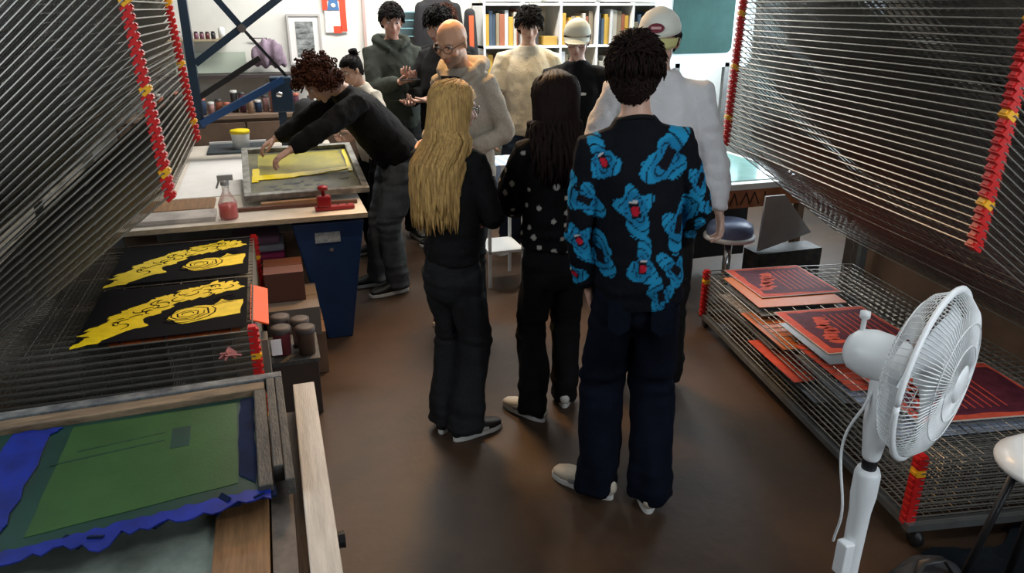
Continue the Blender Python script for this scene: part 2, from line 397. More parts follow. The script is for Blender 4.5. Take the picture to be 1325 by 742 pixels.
# ------------------------------------------------------------------ foreground screen and its bench (left front)
WOODP = mat('pale_board', (0.62, 0.55, 0.47), 0.55, var=.18, vscale=4, stretch=(12, 1, 12), bump=.2, bscale=30)
WOODB = mat('brown_wood', (0.22, 0.115, 0.05), 0.55, var=.35, vscale=5, stretch=(14, 1, 14), bump=.15)
WOODD = mat('inky_wood', (0.095, 0.085, 0.07), 0.6, col2=(.025, .028, .032), vscale=9, stretch=(3, 1, 3), bump=.3)
WOODX = mat('inky_wood_cross', (0.20, 0.18, 0.15), 0.6, col2=(.03, .04, .06), vscale=7, stretch=(1, 4, 3), bump=.3)
t = thing('workbench', 'wooden bench at the left front with a pale board along its aisle side', 'bench', (-.6, 1.2, 0))
part('bench_top', bx((-.85, -1.1, .70), (.575, .80, .735)), WOODB, t)
part('edge_board', bx((.578, -1.1, .705), (.64, .85, .80)), WOODP, t, bevel=.003)
for x, y in ((-.78, .72), (.52, .72), (-.78, -1.0), (.52, -1.0)): part('leg', bx((x - .03, y - .03, 0), (x + .03, y + .03, .70)), WOODD, t)
part('knob', (lambda m: (m.lathe((.655, .42, .55), [(.0, -.012), (.02, -.012), (.022, .012), (0, .014)], 12, (1, 0, 0)), m)[1])(MB()), BLACKP, t)
# screen lying under: grey mesh with brown rail
GREYM = mat('grey_mesh', (0.23, 0.27, 0.23), 0.5, var=.35, vscale=6, bump=.08, bscale=200)
t = thing('printing_screen', 'grey-meshed screen in a brown wooden frame lying under the green screen', 'screen', (-.6, 1.2, .737))
part('mesh_panel', bx((-.72, -.70, .012), (.385, .36, .018)), GREYM, t)
part('frame_rail', bx((.385, -.75, 0), (.50, .42, .036)), WOODB, t, bevel=.002)
part('frame_rail', bx((-.72, .36, 0), (.385, .42, .036)), WOODB, t, bevel=.002)
part('frame_rail', bx((-.80, -.75, 0), (-.72, .42, .036)), WOODB, t, bevel=.002)
part('tape', bx((.505, -.74, 0), (.555, .44, .030)), mat('greyed_rail', (.16, .13, .11), .6, var=.4, vscale=10), t)
# green screen
def green_shader():
    m = mat('green_emulsion', (0.028, 0.088, 0.022), 0.38, var=.22, vscale=3, bump=.05, bscale=150); return m
DKG = mat('dark_emulsion', (0.006, 0.040, 0.030), 0.4, var=.3, vscale=5)
BLT = mat('blue_tape', (0.003, 0.018, 0.24), 0.4, var=.35, vscale=12)
NVY = mat('navy_tape', (0.004, 0.012, 0.045), 0.85, spec=.15, var=.4, vscale=10)
t = thing('printing_screen', 'large green-coated printing screen with torn blue tape at the left front', 'screen', (-.05, 2.06, .80), R(1.5))
ZT = .045
m_ = MB()
part('frame_rail', bx((-1.15, -.035, 0), (.0, .0, ZT)), mat('painted_rail', (.22, .23, .22), .5, col2=(.03, .035, .05), vscale=14, bump=.3), t, bevel=.003)
part('frame_rail', bx((-1.15, -.085, 0), (-.05, -.038, ZT - .006)), mat('stained_wood', (.20, .14, .085), .6, var=.5, vscale=7, stretch=(1, 6, 3), bump=.3), t, bevel=.003)
for a, b in (((-.045, -.50, 0), (-.022, -.037, ZT + .001)), ((-.021, -.56, 0), (.0, .0, ZT - .002)), ((-.080, -.56, 0), (-.048, -.087, ZT - .006))):
    part('frame_rail', bx(a, b), WOODD, t, bevel=.003)
part('frame_rail', bx((-1.19, -.60, 0), (-1.14, -.09, ZT)), WOODD, t, bevel=.003)
k = MB(); k.prism([(-1.13, -.665), (-.082, -.565), (-.082, -.088), (-1.13, -.088)], .016, .021); part('mesh_panel', k, DKG, t)
k = MB(); k.prism(wave_poly([(-.545, -.555), (-.125, -.505), (-.128, -.112), (-.53, -.105)], 10, .0012, 4), .0212, .0222); part('emulsion', k, green_shader(), t)
k = MB(); k.prism([(-.285, -.30), (-.24, -.30), (-.24, -.20), (-.285, -.20)], .0222, .0226)
k.prism([(-.55, -.285), (-.30, -.255), (-.30, -.25), (-.55, -.28)], .0222, .0226); k.prism([(-.50, -.24), (-.30, -.215), (-.30, -.212), (-.50, -.236)], .0222, .0226)
part('stencil_mark', k, DKG, t)
k = MB(); k.prism(wave_poly([(-.125, -.47), (-.085, -.52), (-.083, -.10), (-.118, -.10)], 8, .003, 6), .0214, .0234); part('tape', k, NVY, t)
k = MB()
edge = []; rr = random.Random(9)
for i in range(60):
    x = -1.10 + 1.045 * i / 59; edge.append((x, -.675 + .10 * i / 59 + rr.uniform(-.022, .004) - (0.03 if 38 < i < 42 else 0)))
top = [(x, -.645 + .10 * i / 59 + rr.uniform(-.008, .008)) for i, (x, _) in enumerate(edge)]
k.prism(edge + list(reversed(top)), .0225, .026)
tp = part('tape', k, BLT, t)
k = MB(); k.prism(wave_poly([(-.69, -.60), (-.60, -.60), (-.592, -.5), (-.575, -.13), (-.55, -.10), (-.67, -.094)], 8, .005, 8), .0225, .0255); part('tape', k, BLT, t)
k = MB()
for i in range(16):
    x = -.45 + .39 * i / 15; yy = -.660 + .10 * (x + 1.1) / 1.045
    k.obox((x, yy, .018), (rr.uniform(.018, .04), rr.uniform(.012, .05), .006), Matrix.Rotation(rr.uniform(-1, 1), 3, 'Z') @ Matrix.Rotation(rr.uniform(-.6, .6), 3, 'X'))
part('tape_scraps', k, NVY, t)

# ------------------------------------------------------------------ left print table
TOPM = mat('worktop_white', (0.74, 0.68, 0.60), 0.35, var=.12, vscale=5)
WB = mat('cabinet_blue', (0.006, 0.035, 0.12), 0.45, var=.15)
t = thing('print_table', 'long pale-topped printing table on a blue cabinet leg, left of the aisle', 'table', (-.25, 4.1, 0))
part('tabletop', bx((-.62, 0, .735), (.72, 2.58, .765)), TOPM, t, bevel=.003)
part('front_edge', bx((-.62, -.006, .738), (.72, 0, .764)), mat('plywood_edge', (.46, .36, .25), .6, var=.3, vscale=20, stretch=(1, 1, 8)), t)
cb = MB(); cb.add([(.30, .03, .715), (.70, .03, .715), (.585, .03, .0), (.44, .03, .0), (.30, .50, .715), (.70, .50, .715), (.585, .50, .0), (.44, .50, .0)],
                 [(0, 3, 2, 1), (4, 5, 6, 7), (0, 1, 5, 4), (1, 2, 6, 5), (2, 3, 7, 6), (3, 0, 4, 7)])
c_ = part('cabinet_leg', cb, WB, t, bevel=.006)
part('name_plate', bx((.42, .024, .60), (.56, .032, .66)), mat('plate', (.42, .46, .48), .5, var=.3, vscale=60), c_)
k = MB(); k.lathe((.505, .026, .555), [(0, -.004), (.012, -.004), (.012, .004), (0, .004)], 12, (0, 1, 0)); part('lock', k, CHROME, c_)
part('leg', bx((.64, 2.48, 0), (.69, 2.53, .735)), POST, t)
part('leg', bx((-.6, .04, 0), (-.55, .09, .735)), POST, t); part('leg', bx((-.6, 2.48, 0), (-.55, 2.53, .735)), POST, t)
part('crossbar', bx((-.6, 1.4, .30), (.69, 1.44, .36)), POST, t)
PAPER = mat('paper', (0.72, 0.71, 0.70), 0.6, var=.04)
tag(part('paper_sheet', bx((-.60, 4.75, .766), (-.22, 6.05, .769)), PAPER), 'large white sheet of paper on the left half of the printing table', 'paper')
tag(part('wooden_board', bx((-.80, 4.17, .766), (-.34, 4.36, .79), ), mat('grey_board', (.50, .45, .42), .5, var=.2), bevel=.002), 'thin greyish board at the near left corner of the printing table', 'board')
k = MB(); k.box((-.80, 4.40, .766), (-.36, 4.66, .785)); tag(part('wooden_board', k, WOODB, bevel=.002), 'brown board lying behind the thin greyish board on the printing table', 'board')
t = thing('cutting_board', 'dark grey slab tray at the far left of the printing table', 'tray', (-.50, 6.2, .766))
part('slab', bx((0, 0, 0), (.45, .42, .02)), mat('slate', (.045, .06, .07), .4, var=.2), t, bevel=.004)
part('rim', bx((0, .42, 0), (.45, .44, .035)), PAPER, t)
t = thing('ink_tub', 'white tub with a yellow lid at the back of the printing table', 'tub', (-.24, 6.33, .787))
k = MB(); k.lathe((0, 0, 0), [(0, 0), (.062, 0), (.072, .13), (.072, .135), (.066, .135), (.06, .01), (0, .01)], 24); part('body', k, WHITEP, t, True)
k = MB(); k.lathe((0, 0, 0), [(0, .15), (.07, .15), (.076, .145), (.076, .122), (.073, .122)], 24); part('lid', k, YEL, t, True)
t = thing('spray_bottle', 'clear bottle half full of red liquid at the front edge of the table', 'bottle', (-.27, 4.20, .767))
k = MB(); k.lathe((0, 0, 0), [(0, 0), (.046, 0), (.05, .01), (.05, .085), (.035, .12), (.019, .15), (.018, .18), (.021, .185), (.021, .19)], 20)
part('bottle_glass', k, mat('clear_plastic', (.8, .8, .82), .12, trans=.85, alpha=.55), t, True)
k = MB(); k.lathe((0, 0, 0), [(0, .004), (.043, .004), (.046, .012), (.046, .078), (0, .078)], 20); part('liquid', k, mat('red_liquid', (.62, .07, .06), .25), t, True)
k = MB(); k.lathe((0, 0, 0), [(.0, .185), (.023, .185), (.023, .205), (.014, .215), (0, .217)], 16); k.box((-.035, -.012, .212), (.045, .012, .240)); k.beam((-.022, 0, .225), (-.045, 0, .17), .01, .01)
part('spray_head', k, mat('grey_plastic', (.32, .33, .34), .4), t)
# printing screen on the table (yellow), tilted towards the far side
t = thing('printing_screen', 'aluminium printing screen with yellow ink lying on the printing table', 'screen', (-.19, 4.42, .80), R(-1))
t.rotation_euler = (R(9), 0, R(1))
ALU = mat('inky_aluminium', (.36, .36, .33), .45, .5, col2=(.14, .13, .12), vscale=18)
SW, SL = .72, .86
for a, b in (((0, 0, 0), (SW, .04, .035)), ((0, SL - .04, 0), (SW, SL, .035)), ((0, .042, 0), (.04, SL - .042, .035)), ((SW - .04, .042, 0), (SW, SL - .042, .035))): part('frame_rail', bx(a, b), ALU, t, bevel=.003)
part('mesh_panel', bx((.04, .04, .004), (SW - .04, SL - .04, .007)), mat('olive_mesh', (.16, .15, .055), .5, col2=(.05, .05, .04), vscale=9), t)
k = MB(); k.prism(wave_poly([(.09, .32), (.64, .36), (.63, .78), (.10, .76)], 10, .004, 3), .0072, .009); part('ink', k, mat('olive_yellow_ink', (.40, .33, .02), .3, col2=(.22, .20, .02), vscale=6), t)
k = MB(); k.prism(wave_poly([(.06, .29), (.30, .31), (.66, .40), (.67, .45), (.30, .38), (.07, .37)], 8, .006, 5), .0092, .014); k.prism(wave_poly([(.05, .27), (.09, .27), (.10, .50), (.06, .5)], 6, .004, 7), .0092, .013)
k.prism(wave_poly([(.645, .36), (.675, .36), (.675, .78), (.65, .78)], 6, .004, 8), .0092, .013)
part('ink', k, mat('wet_yellow_ink', (.85, .66, .0), .2), t)
k = MB()
for i in range(22):
    x, y = .12 + .5 * rr.random(), .07 + .17 * rr.random()
    k.prism(wave_poly([(x, y), (x + rr.uniform(.01, .06), y), (x + rr.uniform(.01, .06), y + .025), (x, y + .02)], 3, .006, i), .0072, .0082)
part('stencil_mark', k, mat('dark_stencil', (.035, .04, .035), .5, var=.4), t)
t2 = thing('squeegee', 'wooden squeegee lying along the front rail of the yellow screen', 'squeegee', (-.10, 4.36, .768), R(4))
part('handle', bx((0, 0, 0), (.34, .035, .03)), mat('squeegee_wood', (.42, .22, .10), .5, var=.2, stretch=(1, 8, 8)), t2, bevel=.005)
part('blade', bx((.005, .012, -.001), (.335, .02, .0)), BLACKP, t2)
tag(part('wooden_strip', bx((-.30, 4.32, .767), (.44, 4.352, .785)), mat('dark_redwood', (.12, .045, .025), .5)), 'dark red-brown wooden strip propping the yellow screen', 'strip')
def clamp(label, loc, rz, sc=1):
    t = thing('hinge_clamp', label, 'clamp', loc, rz, 'red clamps on the printing table')
    cr = mat('clamp_red', (.28, .006, .012), .35)
    k = MB(); k.box((-.11, -.03, 0), (.11, .03, .022)); part('base', k, cr, t, bevel=.005)
    k = MB(); k.box((-.095, -.03, .022), (-.02, .03, .085)); part('jaw', k, cr, t, bevel=.008)
    k = MB(); k.lathe((-.058, 0, .085), [(.01, 0), (.01, .03), (.028, .032), (.03, .05), (.02, .056), (0, .057)], 14); part('knob', k, cr, t, True)
    for x in (.02, .07):
        k = MB(); k.lathe((x, 0, .022), [(.008, 0), (.008, .006), (0, .008)], 8); part('bolt', k, CHROME, t)
    t.scale = (sc, sc, sc); return t
clamp('dark red hinge clamp at the front right of the printing table', (.30, 4.22, .767), R(3), 1.0)
# cloth pad at the right rear of screen
tag(part('ink_card', bx((.12, 5.30, .90), (.50, 5.52, .905)), PAPER), 'white card with a pink corner behind the yellow screen', 'card')
bpy.data.objects['ink_card'].rotation_euler = (0, 0, 0)
k = MB(); k.box((.16, 5.31, .767), (.46, 5.5, .899)); tag(part('storage_box', k, mat('grey_box', (.2, .2, .2), .6)), 'grey box carrying the white card behind the yellow screen', 'box')
# things beneath the table
CARD = mat('cardboard', (.17, .095, .055), .7, var=.2, vscale=4)
def carton(label, x0, x1, y0, y1, z0, z1, m, rz=0):
    t = thing('cardboard_box', label, 'box', ((x0 + x1) / 2, (y0 + y1) / 2, z0), rz, 'boxes under the printing table')
    w_, d_, h_ = x1 - x0, y1 - y0, z1 - z0
    part('body', bx((-w_ / 2, -d_ / 2, 0), (w_ / 2, d_ / 2, h_ - .004)), m, t, bevel=.003)
    part('flap', bx((-w_ / 2, -d_ / 2, h_ - .004), (w_ / 2, -.003, h_)), m, t); part('flap', bx((-w_ / 2, .003, h_ - .004), (w_ / 2, d_ / 2, h_)), m, t)
carton('brown cardboard box at the bottom of the stack beside the left rack', -.13, .16, 3.70, 4.04, 0, .24, CARD)
carton('taupe cardboard box in the middle of the stack beside the left rack', -.13, .14, 3.66, 4.03, .242, .40, mat('taupe_card', (.15, .12, .10), .7))
carton('reddish cardboard box on top of the stack beside the left rack', -.12, .08, 3.78, 4.04, .402, .56, mat('red_card', (.10, .03, .018), .7))
t = thing('crate', 'low dark crate carrying ink pots beside the left rack', 'crate', (-.005, 3.42, 0)); part('body', bx((-.11, -.15, 0), (.10, .14, .28)), mat('umber_crate', (.05, .03, .022), .7), t, bevel=.004); part('rim', bx((-.12, -.16, .28), (.11, .15, .30)), WOODD, t)
for i, (x, y, z, c_, d) in enumerate(((-.06, 3.36, .302, (.20, .03, .04), 'dark red'), (.03, 3.44, .302, (.5, .42, .4), 'pinkish'), (-.06, 3.50, .302, (.03, .03, .035), 'black'), (.05, 3.33, .302, (.12, .07, .05), 'brown'))):
    t = thing('ink_pot', '%s ink pot on the low crate beside the left rack' % d, 'pot', (x, y, z), 0, 'ink pots on the low crate')
    k = MB(); k.lathe((0, 0, 0), [(0, 0), (.038, 0), (.042, .12), (.044, .125)], 18); part('body', k, mat('pot_%d' % i, c_, .45), t, True)
    k = MB(); k.lathe((0, 0, 0), [(.046, .11), (.047, .135), (.03, .14), (0, .14)], 18); part('lid', k, mat('pot_lid', (.06, .045, .04), .6), t, True)
for i, (x, y, z, w_, c_, d) in enumerate(((-.14, 4.3, .50, .28, (.30, .02, .09), 'magenta'), (-.12, 4.32, .55, .24, (.25, .25, .28), 'grey'), (-.15, 4.3, .60, .26, (.12, .06, .10), 'plum'))):
    o = part('folded_cloth', bx((x - w_ / 2, y - .12, z), (x + w_ / 2, y + .12, z + .045)), mat('cloth_%d' % i, c_, .9, bump=.4, bscale=20), bevel=.015); tag(o, '%s folded cloth on the shelf crate under the table' % d, 'cloth', 'folded cloths under the table')
t = thing('crate', 'dark crate under the printing table behind the boxes', 'crate', (-.20, 4.36, 0)); part('body', bx((-.2, -.2, 0), (.2, .2, .48)), mat('dark_crate', (.03, .025, .022), .7), t, bevel=.006); part('rim', bx((-.21, -.21, .48), (.21, .21, .498)), WOODD, t)
t = thing('plank', 'narrow grey-brown plank leaning upright at the corner of the left rack', 'plank', (-.118, 2.86, 0)); part('board', bx((-.012, 0, 0), (.012, .09, .60)), mat('grey_plank', (.16, .14, .11), .7, var=.25, stretch=(1, 1, .2)), t)
o = part('price_tag', bx((-.02, 0, 0), (.02, .003, .065)), PAPER, None, loc=(-.075, 2.85, .53), rot=(R(-15), 0, 0)); tag(o, 'small white tag on the plank beside the left rack', 'tag')
k = MB()
for i in range(7): k.obox((rr.uniform(-.03, .03), rr.uniform(-.01, .02), rr.uniform(0, .02)), (.04, .03, .004), Matrix.Rotation(rr.uniform(-1, 1), 3, 'Y') @ Matrix.Rotation(rr.uniform(-1, 1), 3, 'X'))
tag(part('crumpled_paper', k, mat('pink_paper', (.62, .22, .2), .6), loc=(-.235, 2.742, .60)), 'crumpled pink paper scrap by the red caps of the left rack', 'paper')

# ------------------------------------------------------------------ screen press (blue beams) behind the table
PB = mat('press_navy', (.012, .035, .07), .4); PBL = mat('press_blue', (.015, .07, .22), .4)
t = thing('screen_press', 'dark blue screen press with crossing arms behind the printing table', 'press', (0, 7.0, 0))
t.location = (.03, 6.05, 0)
k = MB(); k.beam((.42, -.02, 2.12), (-.50, -.02, 1.47), .05, .06, (0, 1, 0)); part('arm', k, PB, t)
k = MB(); k.beam((-.40, .04, 2.04), (-.15, .04, 1.71), .045, .045, (0, 1, 0)); part('arm', k, PB, t)
k = MB(); k.beam((-.15, .04, 1.71), (.20, .04, 1.27), .022, .025, (0, 1, 0)); part('arm', k, BLACKP, t)
k = MB(); k.beam((-.52, -.04, 1.04), (.10, -.04, 1.345), .05, .085, (0, 1, 0)); part('arm', k, PBL, t)
k = MB(); k.beam((-.52, 0, 1.22), (-.05, 0, 1.50), .04, .04, (0, 1, 0)); part('arm', k, BLACKP, t)
k = MB(); k.box((-.0, -.06, 1.1), (.16, .10, 1.36)); part('joint_block', k, PB, t, bevel=.01)
k = MB(); k.lathe((-.15, -.07, 1.71), [(0, -.02), (.03, -.02), (.03, .1), (0, .1)], 14, (0, 1, 0)); part('pivot', k, CHROME, t)
k = MB(); k.box((.04, .02, .767), (.10, .08, 1.2)); part('upright', k, PB, t)
k = MB(); k.box((-.02, -.05, .767), (.25, .2, .79)); part('base_plate', k, PB, t)
k = MB(); k.ell((.06, -.1, 1.24), (.03, .03, .025)); part('handle', k, CHROME, t, True)
k = MB(); k.box((-.56, -.03, 1.0), (-.50, .06, 2.1)); part('upright', k, PB, t)

# ------------------------------------------------------------------ back wall things
t = thing('wall_shelf', 'long dark wall shelf at the back left behind the press', 'shelf', (-1.2, 6.95, 0))
part('board', bx((0, 0, 1.28), (1.62, .25, 1.31)), mat('dark_shelf', (.05, .04, .04), .6), t)
part('board', bx((0, .05, 1.585), (.93, .25, 1.60)), mat('light_shelf', (.4, .33, .22), .6), t)
part('bracket', bx((.3, .05, 1.1), (.32, .25, 1.28)), POST, t); part('bracket', bx((1.3, .05, 1.1), (1.32, .25, 1.28)), POST, t)
for i in range(13):
    x = -.92 + .045 * i; h_ = rr.uniform(.05, .085); c_ = random.choice([(.12, .03, .03), (.05, .03, .02), (.3, .2, .08), (.02, .02, .025), (.35, .35, .35), (.2, .08, .12)])
    t = thing('ink_jar', '%s of the small ink jars on the light wall shelf, counted from the left' % ORD[i], 'jar', (x, 7.08, 1.6), 0, 'ink jars on the light wall shelf')
    k = MB(); k.lathe((0, 0, 0), [(0, 0), (.018, 0), (.019, h_ * .75), (.013, h_ * .8)], 10); part('body', k, mat('jar_%s' % str(c_), c_, .4), t, True)
    k = MB(); k.lathe((0, 0, 0), [(.015, h_ * .78), (.015, h_), (0, h_)], 10); part('lid', k, BLACKP, t)
t = thing('ink_jar', 'white jar at the right end of the light wall shelf', 'jar', (-.31, 7.08, 1.6)); k = MB(); k.lathe((0, 0, 0), [(0, 0), (.028, 0), (.028, .09), (0, .1)], 12); part('body', k, WHITEP, t, True)
tag(part('panel_board', bx((-.72, 7.14, 1.315), (-.14, 7.17, 1.49)), mat('mint_board', (.50, .58, .50), .6)), 'pale mint board standing on the dark wall shelf', 'board')
k = MB()
k.loft([(-.09, 7.17, 1.60), (.05, 7.16, 1.60), (.06, 7.16, 1.45), (.03, 7.16, 1.37)], [.006] * 4, seg=5); tag(part('cable', k, BLACKP), 'black cable looping down the back wall above the press', 'cable')
# clutter on the dark shelf and table behind the press
rr = random.Random(21)
cl = [((.30, .10, .06), 'rust'), ((.45, .42, .38), 'cream'), ((.03, .03, .035), 'black'), ((.14, .05, .08), 'maroon'), ((.30, .2, .14), 'tan'), ((.02, .05, .12), 'navy'), ((.5, .3, .3), 'pink')]
for i in range(20):
    c_, d = cl[i % 7]; x = -.85 + .064 * i; y = 6.84 + rr.uniform(0, .1); hh = rr.uniform(.07, .2)
    t = thing('ink_pot', '%s of the %s ink pots in the row behind the press' % (['leftmost', 'second', 'third'][i // 7], d), 'pot', (x, y, 1.0), 0, 'ink pots behind the press')
    k = MB(); k.lathe((0, 0, 0), [(0, 0), (.027, 0), (.028, hh), (.025, hh + .01)], 12); part('body', k, mat('pot_%s' % d, c_, .5), t, True)
    k = MB(); k.lathe((0, 0, 0), [(.0305, hh), (.0305, hh + .02), (0, hh + .022)], 12); part('lid', k, mat('potlid_%d' % (i % 3), [(.5, .5, .48), (.04, .04, .04), (.35, .1, .06)][i % 3], .5), t, True)
t = thing('back_cabinet', 'low brown cabinet along the back wall under the ink pots', 'cabinet', (-1.2, 6.74, 0)); part('body', bx((0, 0, 0), (2.0, .42, .97)), mat('umber_cabinet', (.12, .075, .05), .6, var=.2), t)
part('cabinet_top', bx((-.01, -.02, .97), (2.01, .44, .998)), mat('umber_top', (.20, .14, .10), .5), t)
for i in range(4):
    d_ = part('door', bx((.02 + .495 * i, -.018, .03), (.50 + .495 * i, -.002, .94)), mat('umber_cabinet', (.12, .075, .05)), t, bevel=.003)
    part('handle', bx((.44 + .495 * i, -.035, .55), (.46 + .495 * i, -.018, .68)), CHROME, d_)
# purple garment
k = MB(); rr = random.Random(2)
for i in range(9): k.ell((-.06 + .028 * i, 7.03 + .03 * math.sin(i * 1.7), 1.455 + .035 * math.sin(i * .39) - .010 * (i % 3)), (.035, .06, .085 + .05 * math.sin(i * .39)), Matrix.Rotation(.25 * math.sin(i * 2.1), 3, 'Y'), 10, 7)
me = remesh(k, 'jacket', mat('lilac_cloth', (.24, .18, .24), .9, var=.25, vscale=12, bump=.4, bscale=30), .014, 2); tag(link('jacket', me), 'lilac jacket heaped against the back wall beside the framed picture', 'jacket')
t = thing('picture_frame', 'white framed black and white print on the back wall', 'picture', (.38, 7.17, 1.585))
fw = MB(); 
for a, b in (((-.145, -.01, -.215), (.145, .02, -.195)), ((-.145, -.01, .195), (.145, .02, .215)), ((-.145, -.01, -.195), (-.128, .02, .195)), ((.128, -.01, -.195), (.145, .02, .195))): fw.box(a, b)
part('frame', fw, mat('frame_grey', (.45, .43, .42), .5), t); part('mount', bx((-.128, .0, -.195), (.128, .018, .195)), PAPER, t)
part('picture', bx((-.075, -.003, -.15), (.078, 0, .15)), mat('photo_bw', (.42, .45, .45), .4, col2=(.01, .012, .012), vscale=9, stretch=(1, 1, 3)), t)
t = thing('wall_poster', 'red and blue abstract paper shape pinned to the back wall', 'poster', (.66, 7.18, 1.78))
part('sheet', bx((-.09, 0, -.14), (.10, .015, .20)), PAPER, t)
k = MB(); 
for a, b in (((.045, -.004, -.13), (.10, 0, .2)), ((-.02, -.004, -.145), (.05, 0, -.085)), ((-.105, -.004, .05), (-.06, 0, .18)), ((-.06, -.004, .13), (.05, 0, .15))): k.box(a, b)
part('red_shape', k, mat('poster_red', (.72, .07, .03), .5), t)
k = MB(); k.add([(-.065, -.006, .05), (.04, -.006, .05), (.02, -.006, .2), (-.03, -.006, .2), (-.065, -.001, .05), (.04, -.001, .05), (.02, -.001, .2), (-.03, -.001, .2)], [(0, 1, 2, 3), (7, 6, 5, 4), (0, 4, 5, 1), (1, 5, 6, 2), (2, 6, 7, 3), (3, 7, 4, 0)]); part('blue_shape', k, mat('poster_blue', (.06, .16, .35), .5), t)
k = MB(); k.ell((-.01, -.009, .09), (.022, .004, .018)); part('pin', k, PAPER, t, True)
# stack of papers under picture
for i, (c_, d) in enumerate((((.5, .42, .3), 'cream'), ((.6, .6, .58), 'white'), ((.25, .15, .1), 'brown'))):
    tag(part('paper_stack', bx((.42, 6.76, 1.0 + .055 * i), (.76 - .03 * i, 6.90, 1.05 + .055 * i)), mat('papers_%d' % i, c_, .7, var=.2, vscale=30, stretch=(1, 1, 12))), '%s paper pile %s below the framed picture' % (d, ['at the bottom', 'in the middle', 'on top'][i]), 'paper', 'paper piles')
# bookcase
t = thing('bookcase', 'white open-cube bookcase along the back wall', 'bookcase', (1.93, 6.78, 0))
BC = mat('bookcase_white', (.72, .73, .72), .5)
NC = 5; cw = .372
for i in range(NC + 1): part('upright', bx((i * cw, 0, 0.0), (i * cw + .022, .38, 1.90)), BC, t)
for j in range(6):
    z = .03 + .37 * j
    part('shelf', bx((.0, -.002, z - .011), (NC * cw + .022, .379, z + .011)), BC, t)
part('back_panel', bx((0, .372, 0), (NC * cw + .022, .385, 1.9)), mat('cream_panel', (.5, .47, .38), .6), t)
bcols = [((.035, .03, .03), 'black'), ((.45, .42, .36), 'cream'), ((.30, .10, .05), 'rust'), ((.25, .2, .13), 'tan'), ((.05, .08, .12), 'navy'), ((.55, .55, .55), 'white'), ((.5, .30, .04), 'ochre')]
rr = random.Random(33)
BOOKS = {}
for row in (4, 3, 2):
    for cc in range(NC):
        if row < 3 and cc > 1: continue
        x = 1.93 + cc * cw + .03; xe = 1.93 + (cc + 1) * cw - .01; z = .03 + .37 * row + .0115
        if (row, cc) in ((4, 1), (3, 2)): xe = x + .16
        while x < xe - .02:
            tk = rr.uniform(.02, .05); h_ = rr.uniform(.20, .32); c_, d = bcols[rr.randrange(7)]
            if x + tk > xe: break
            key = (round(tk, 3), round(h_, 3))
            b = MB(); b.box((0, 0, 0), (tk, .22, h_)); 
            o = part('book', b, [mat('spine_%s' % d, c_, .6)], None, loc=(x, 6.80 + rr.uniform(0, .03), z), bevel=.003)
            tag(o, None, 'book', 'books in the white bookcase'); BOOKS.setdefault((row, cc, d), []).append(o)
            x += tk + .002
for (row, cc, d), bs in BOOKS.items():
    wh_ = '%s row, %s cube' % ({4: 'top', 3: 'second', 2: 'third'}[row], ORD[cc])
    for i, o in enumerate(bs):
        o['label'] = ('%s-spined book in the %s of the white bookcase' % (d, wh_)) if len(bs) == 1 else ('%s of the %s-spined books in the %s of the bookcase' % (ORD[i], d, wh_))
o = part('storage_box', bx((2.52, 6.80, 1.522), (2.66, 7.05, 1.60)), mat('ochre_box', (.45, .27, .05), .6), bevel=.004); tag(o, 'ochre box in the top row of the white bookcase', 'box')
# white boxes on top
for i, (x, w_, c_) in enumerate(((2.0, .5, (.8, .82, .82)), (2.6, .45, (.7, .7, .68)), (3.15, .5, (.78, .8, .8)))):
    o = part('storage_box', bx((x, 6.82, 1.903), (x + w_, 7.12, 2.15)), mat('topbox_%d' % i, c_, .6), bevel=.005); tag(o, '%s white storage box on top of the bookcase' % ['left', 'middle', 'right'][i], 'box')
# hanging coats and bag left of the bookcase
def coat(label, x, y, z, w_, h_, m, cat='coat'):
    t = thing('hanging_coat', label, cat, (x, y, z))
    k = MB(); k.loft([(0, 0, 0), (0, -.01, -.08), (0, -.02, -h_ * .5), (0, -.01, -h_)], [(w_ * .2, .04), (w_ * .5, .07), (w_ * .48, .08), (w_ * .55, .09)], (1, 0, 0), 14)
    k.loft([(-w_ * .4, -.02, -.10), (-w_ * .55, -.04, -h_ * .7)], [.055, .05]); k.loft([(w_ * .4, -.02, -.10), (w_ * .55, -.04, -h_ * .7)], [.055, .05])
    link('body', remesh(k, 'coat_body', m, .014, 3, fold(10, .014, (1, 1, .3))), t)
    k = MB(); k.loft([(0, .12, .01), (0, .05, .02), (0, .02, -.02)], [.006] * 3, seg=6); part('hook', k, CHROME, t); return t
def fold(sc, amp, st=(1, 1, 1)):
    def f(co, nn):
        d = np.array([noise.noise(Vector((c[0] * sc * st[0], c[1] * sc * st[1], c[2] * sc * st[2]))) for c in co]); return co + nn * (d * amp)[:, None]
    return f
BCLOTH = mat('black_cloth', (.010, .010, .012), .85, bump=.3, bscale=40)
coat('black coat hanging on the back wall left of the bookcase', 1.58, 7.09, 1.95, .40, 1.0, BCLOTH)
t = thing('board_bag', 'dark upright bag with an orange-red stripe left of the bookcase', 'bag', (1.80, 6.76, 1.006)); k = MB(); k.loft([(0, 0, 0), (0, 0, .45), (0, 0, .80)], [(.065, .04), (.075, .05), (.05, .04)], (1, 0, 0), 14); part('body', k, BCLOTH, t, True)
part('stripe', bx((-.02, -.058, .35), (.02, -.036, .78)), mat('stripe_red', (.62, .10, .03), .6), t)
t = thing('side_table', 'small dark table carrying the striped bag left of the bookcase', 'table', (1.72, 6.78, 0)); part('tabletop', bx((-.2, -.2, .95), (.2, .2, .998)), WOODD, t)
for sx in (-1, 1):
    for sy in (-1, 1): part('leg', bx((sx * .17 - .02, sy * .17 - .02, 0), (sx * .17 + .02, sy * .17 + .02, .95)), WOODD, t)
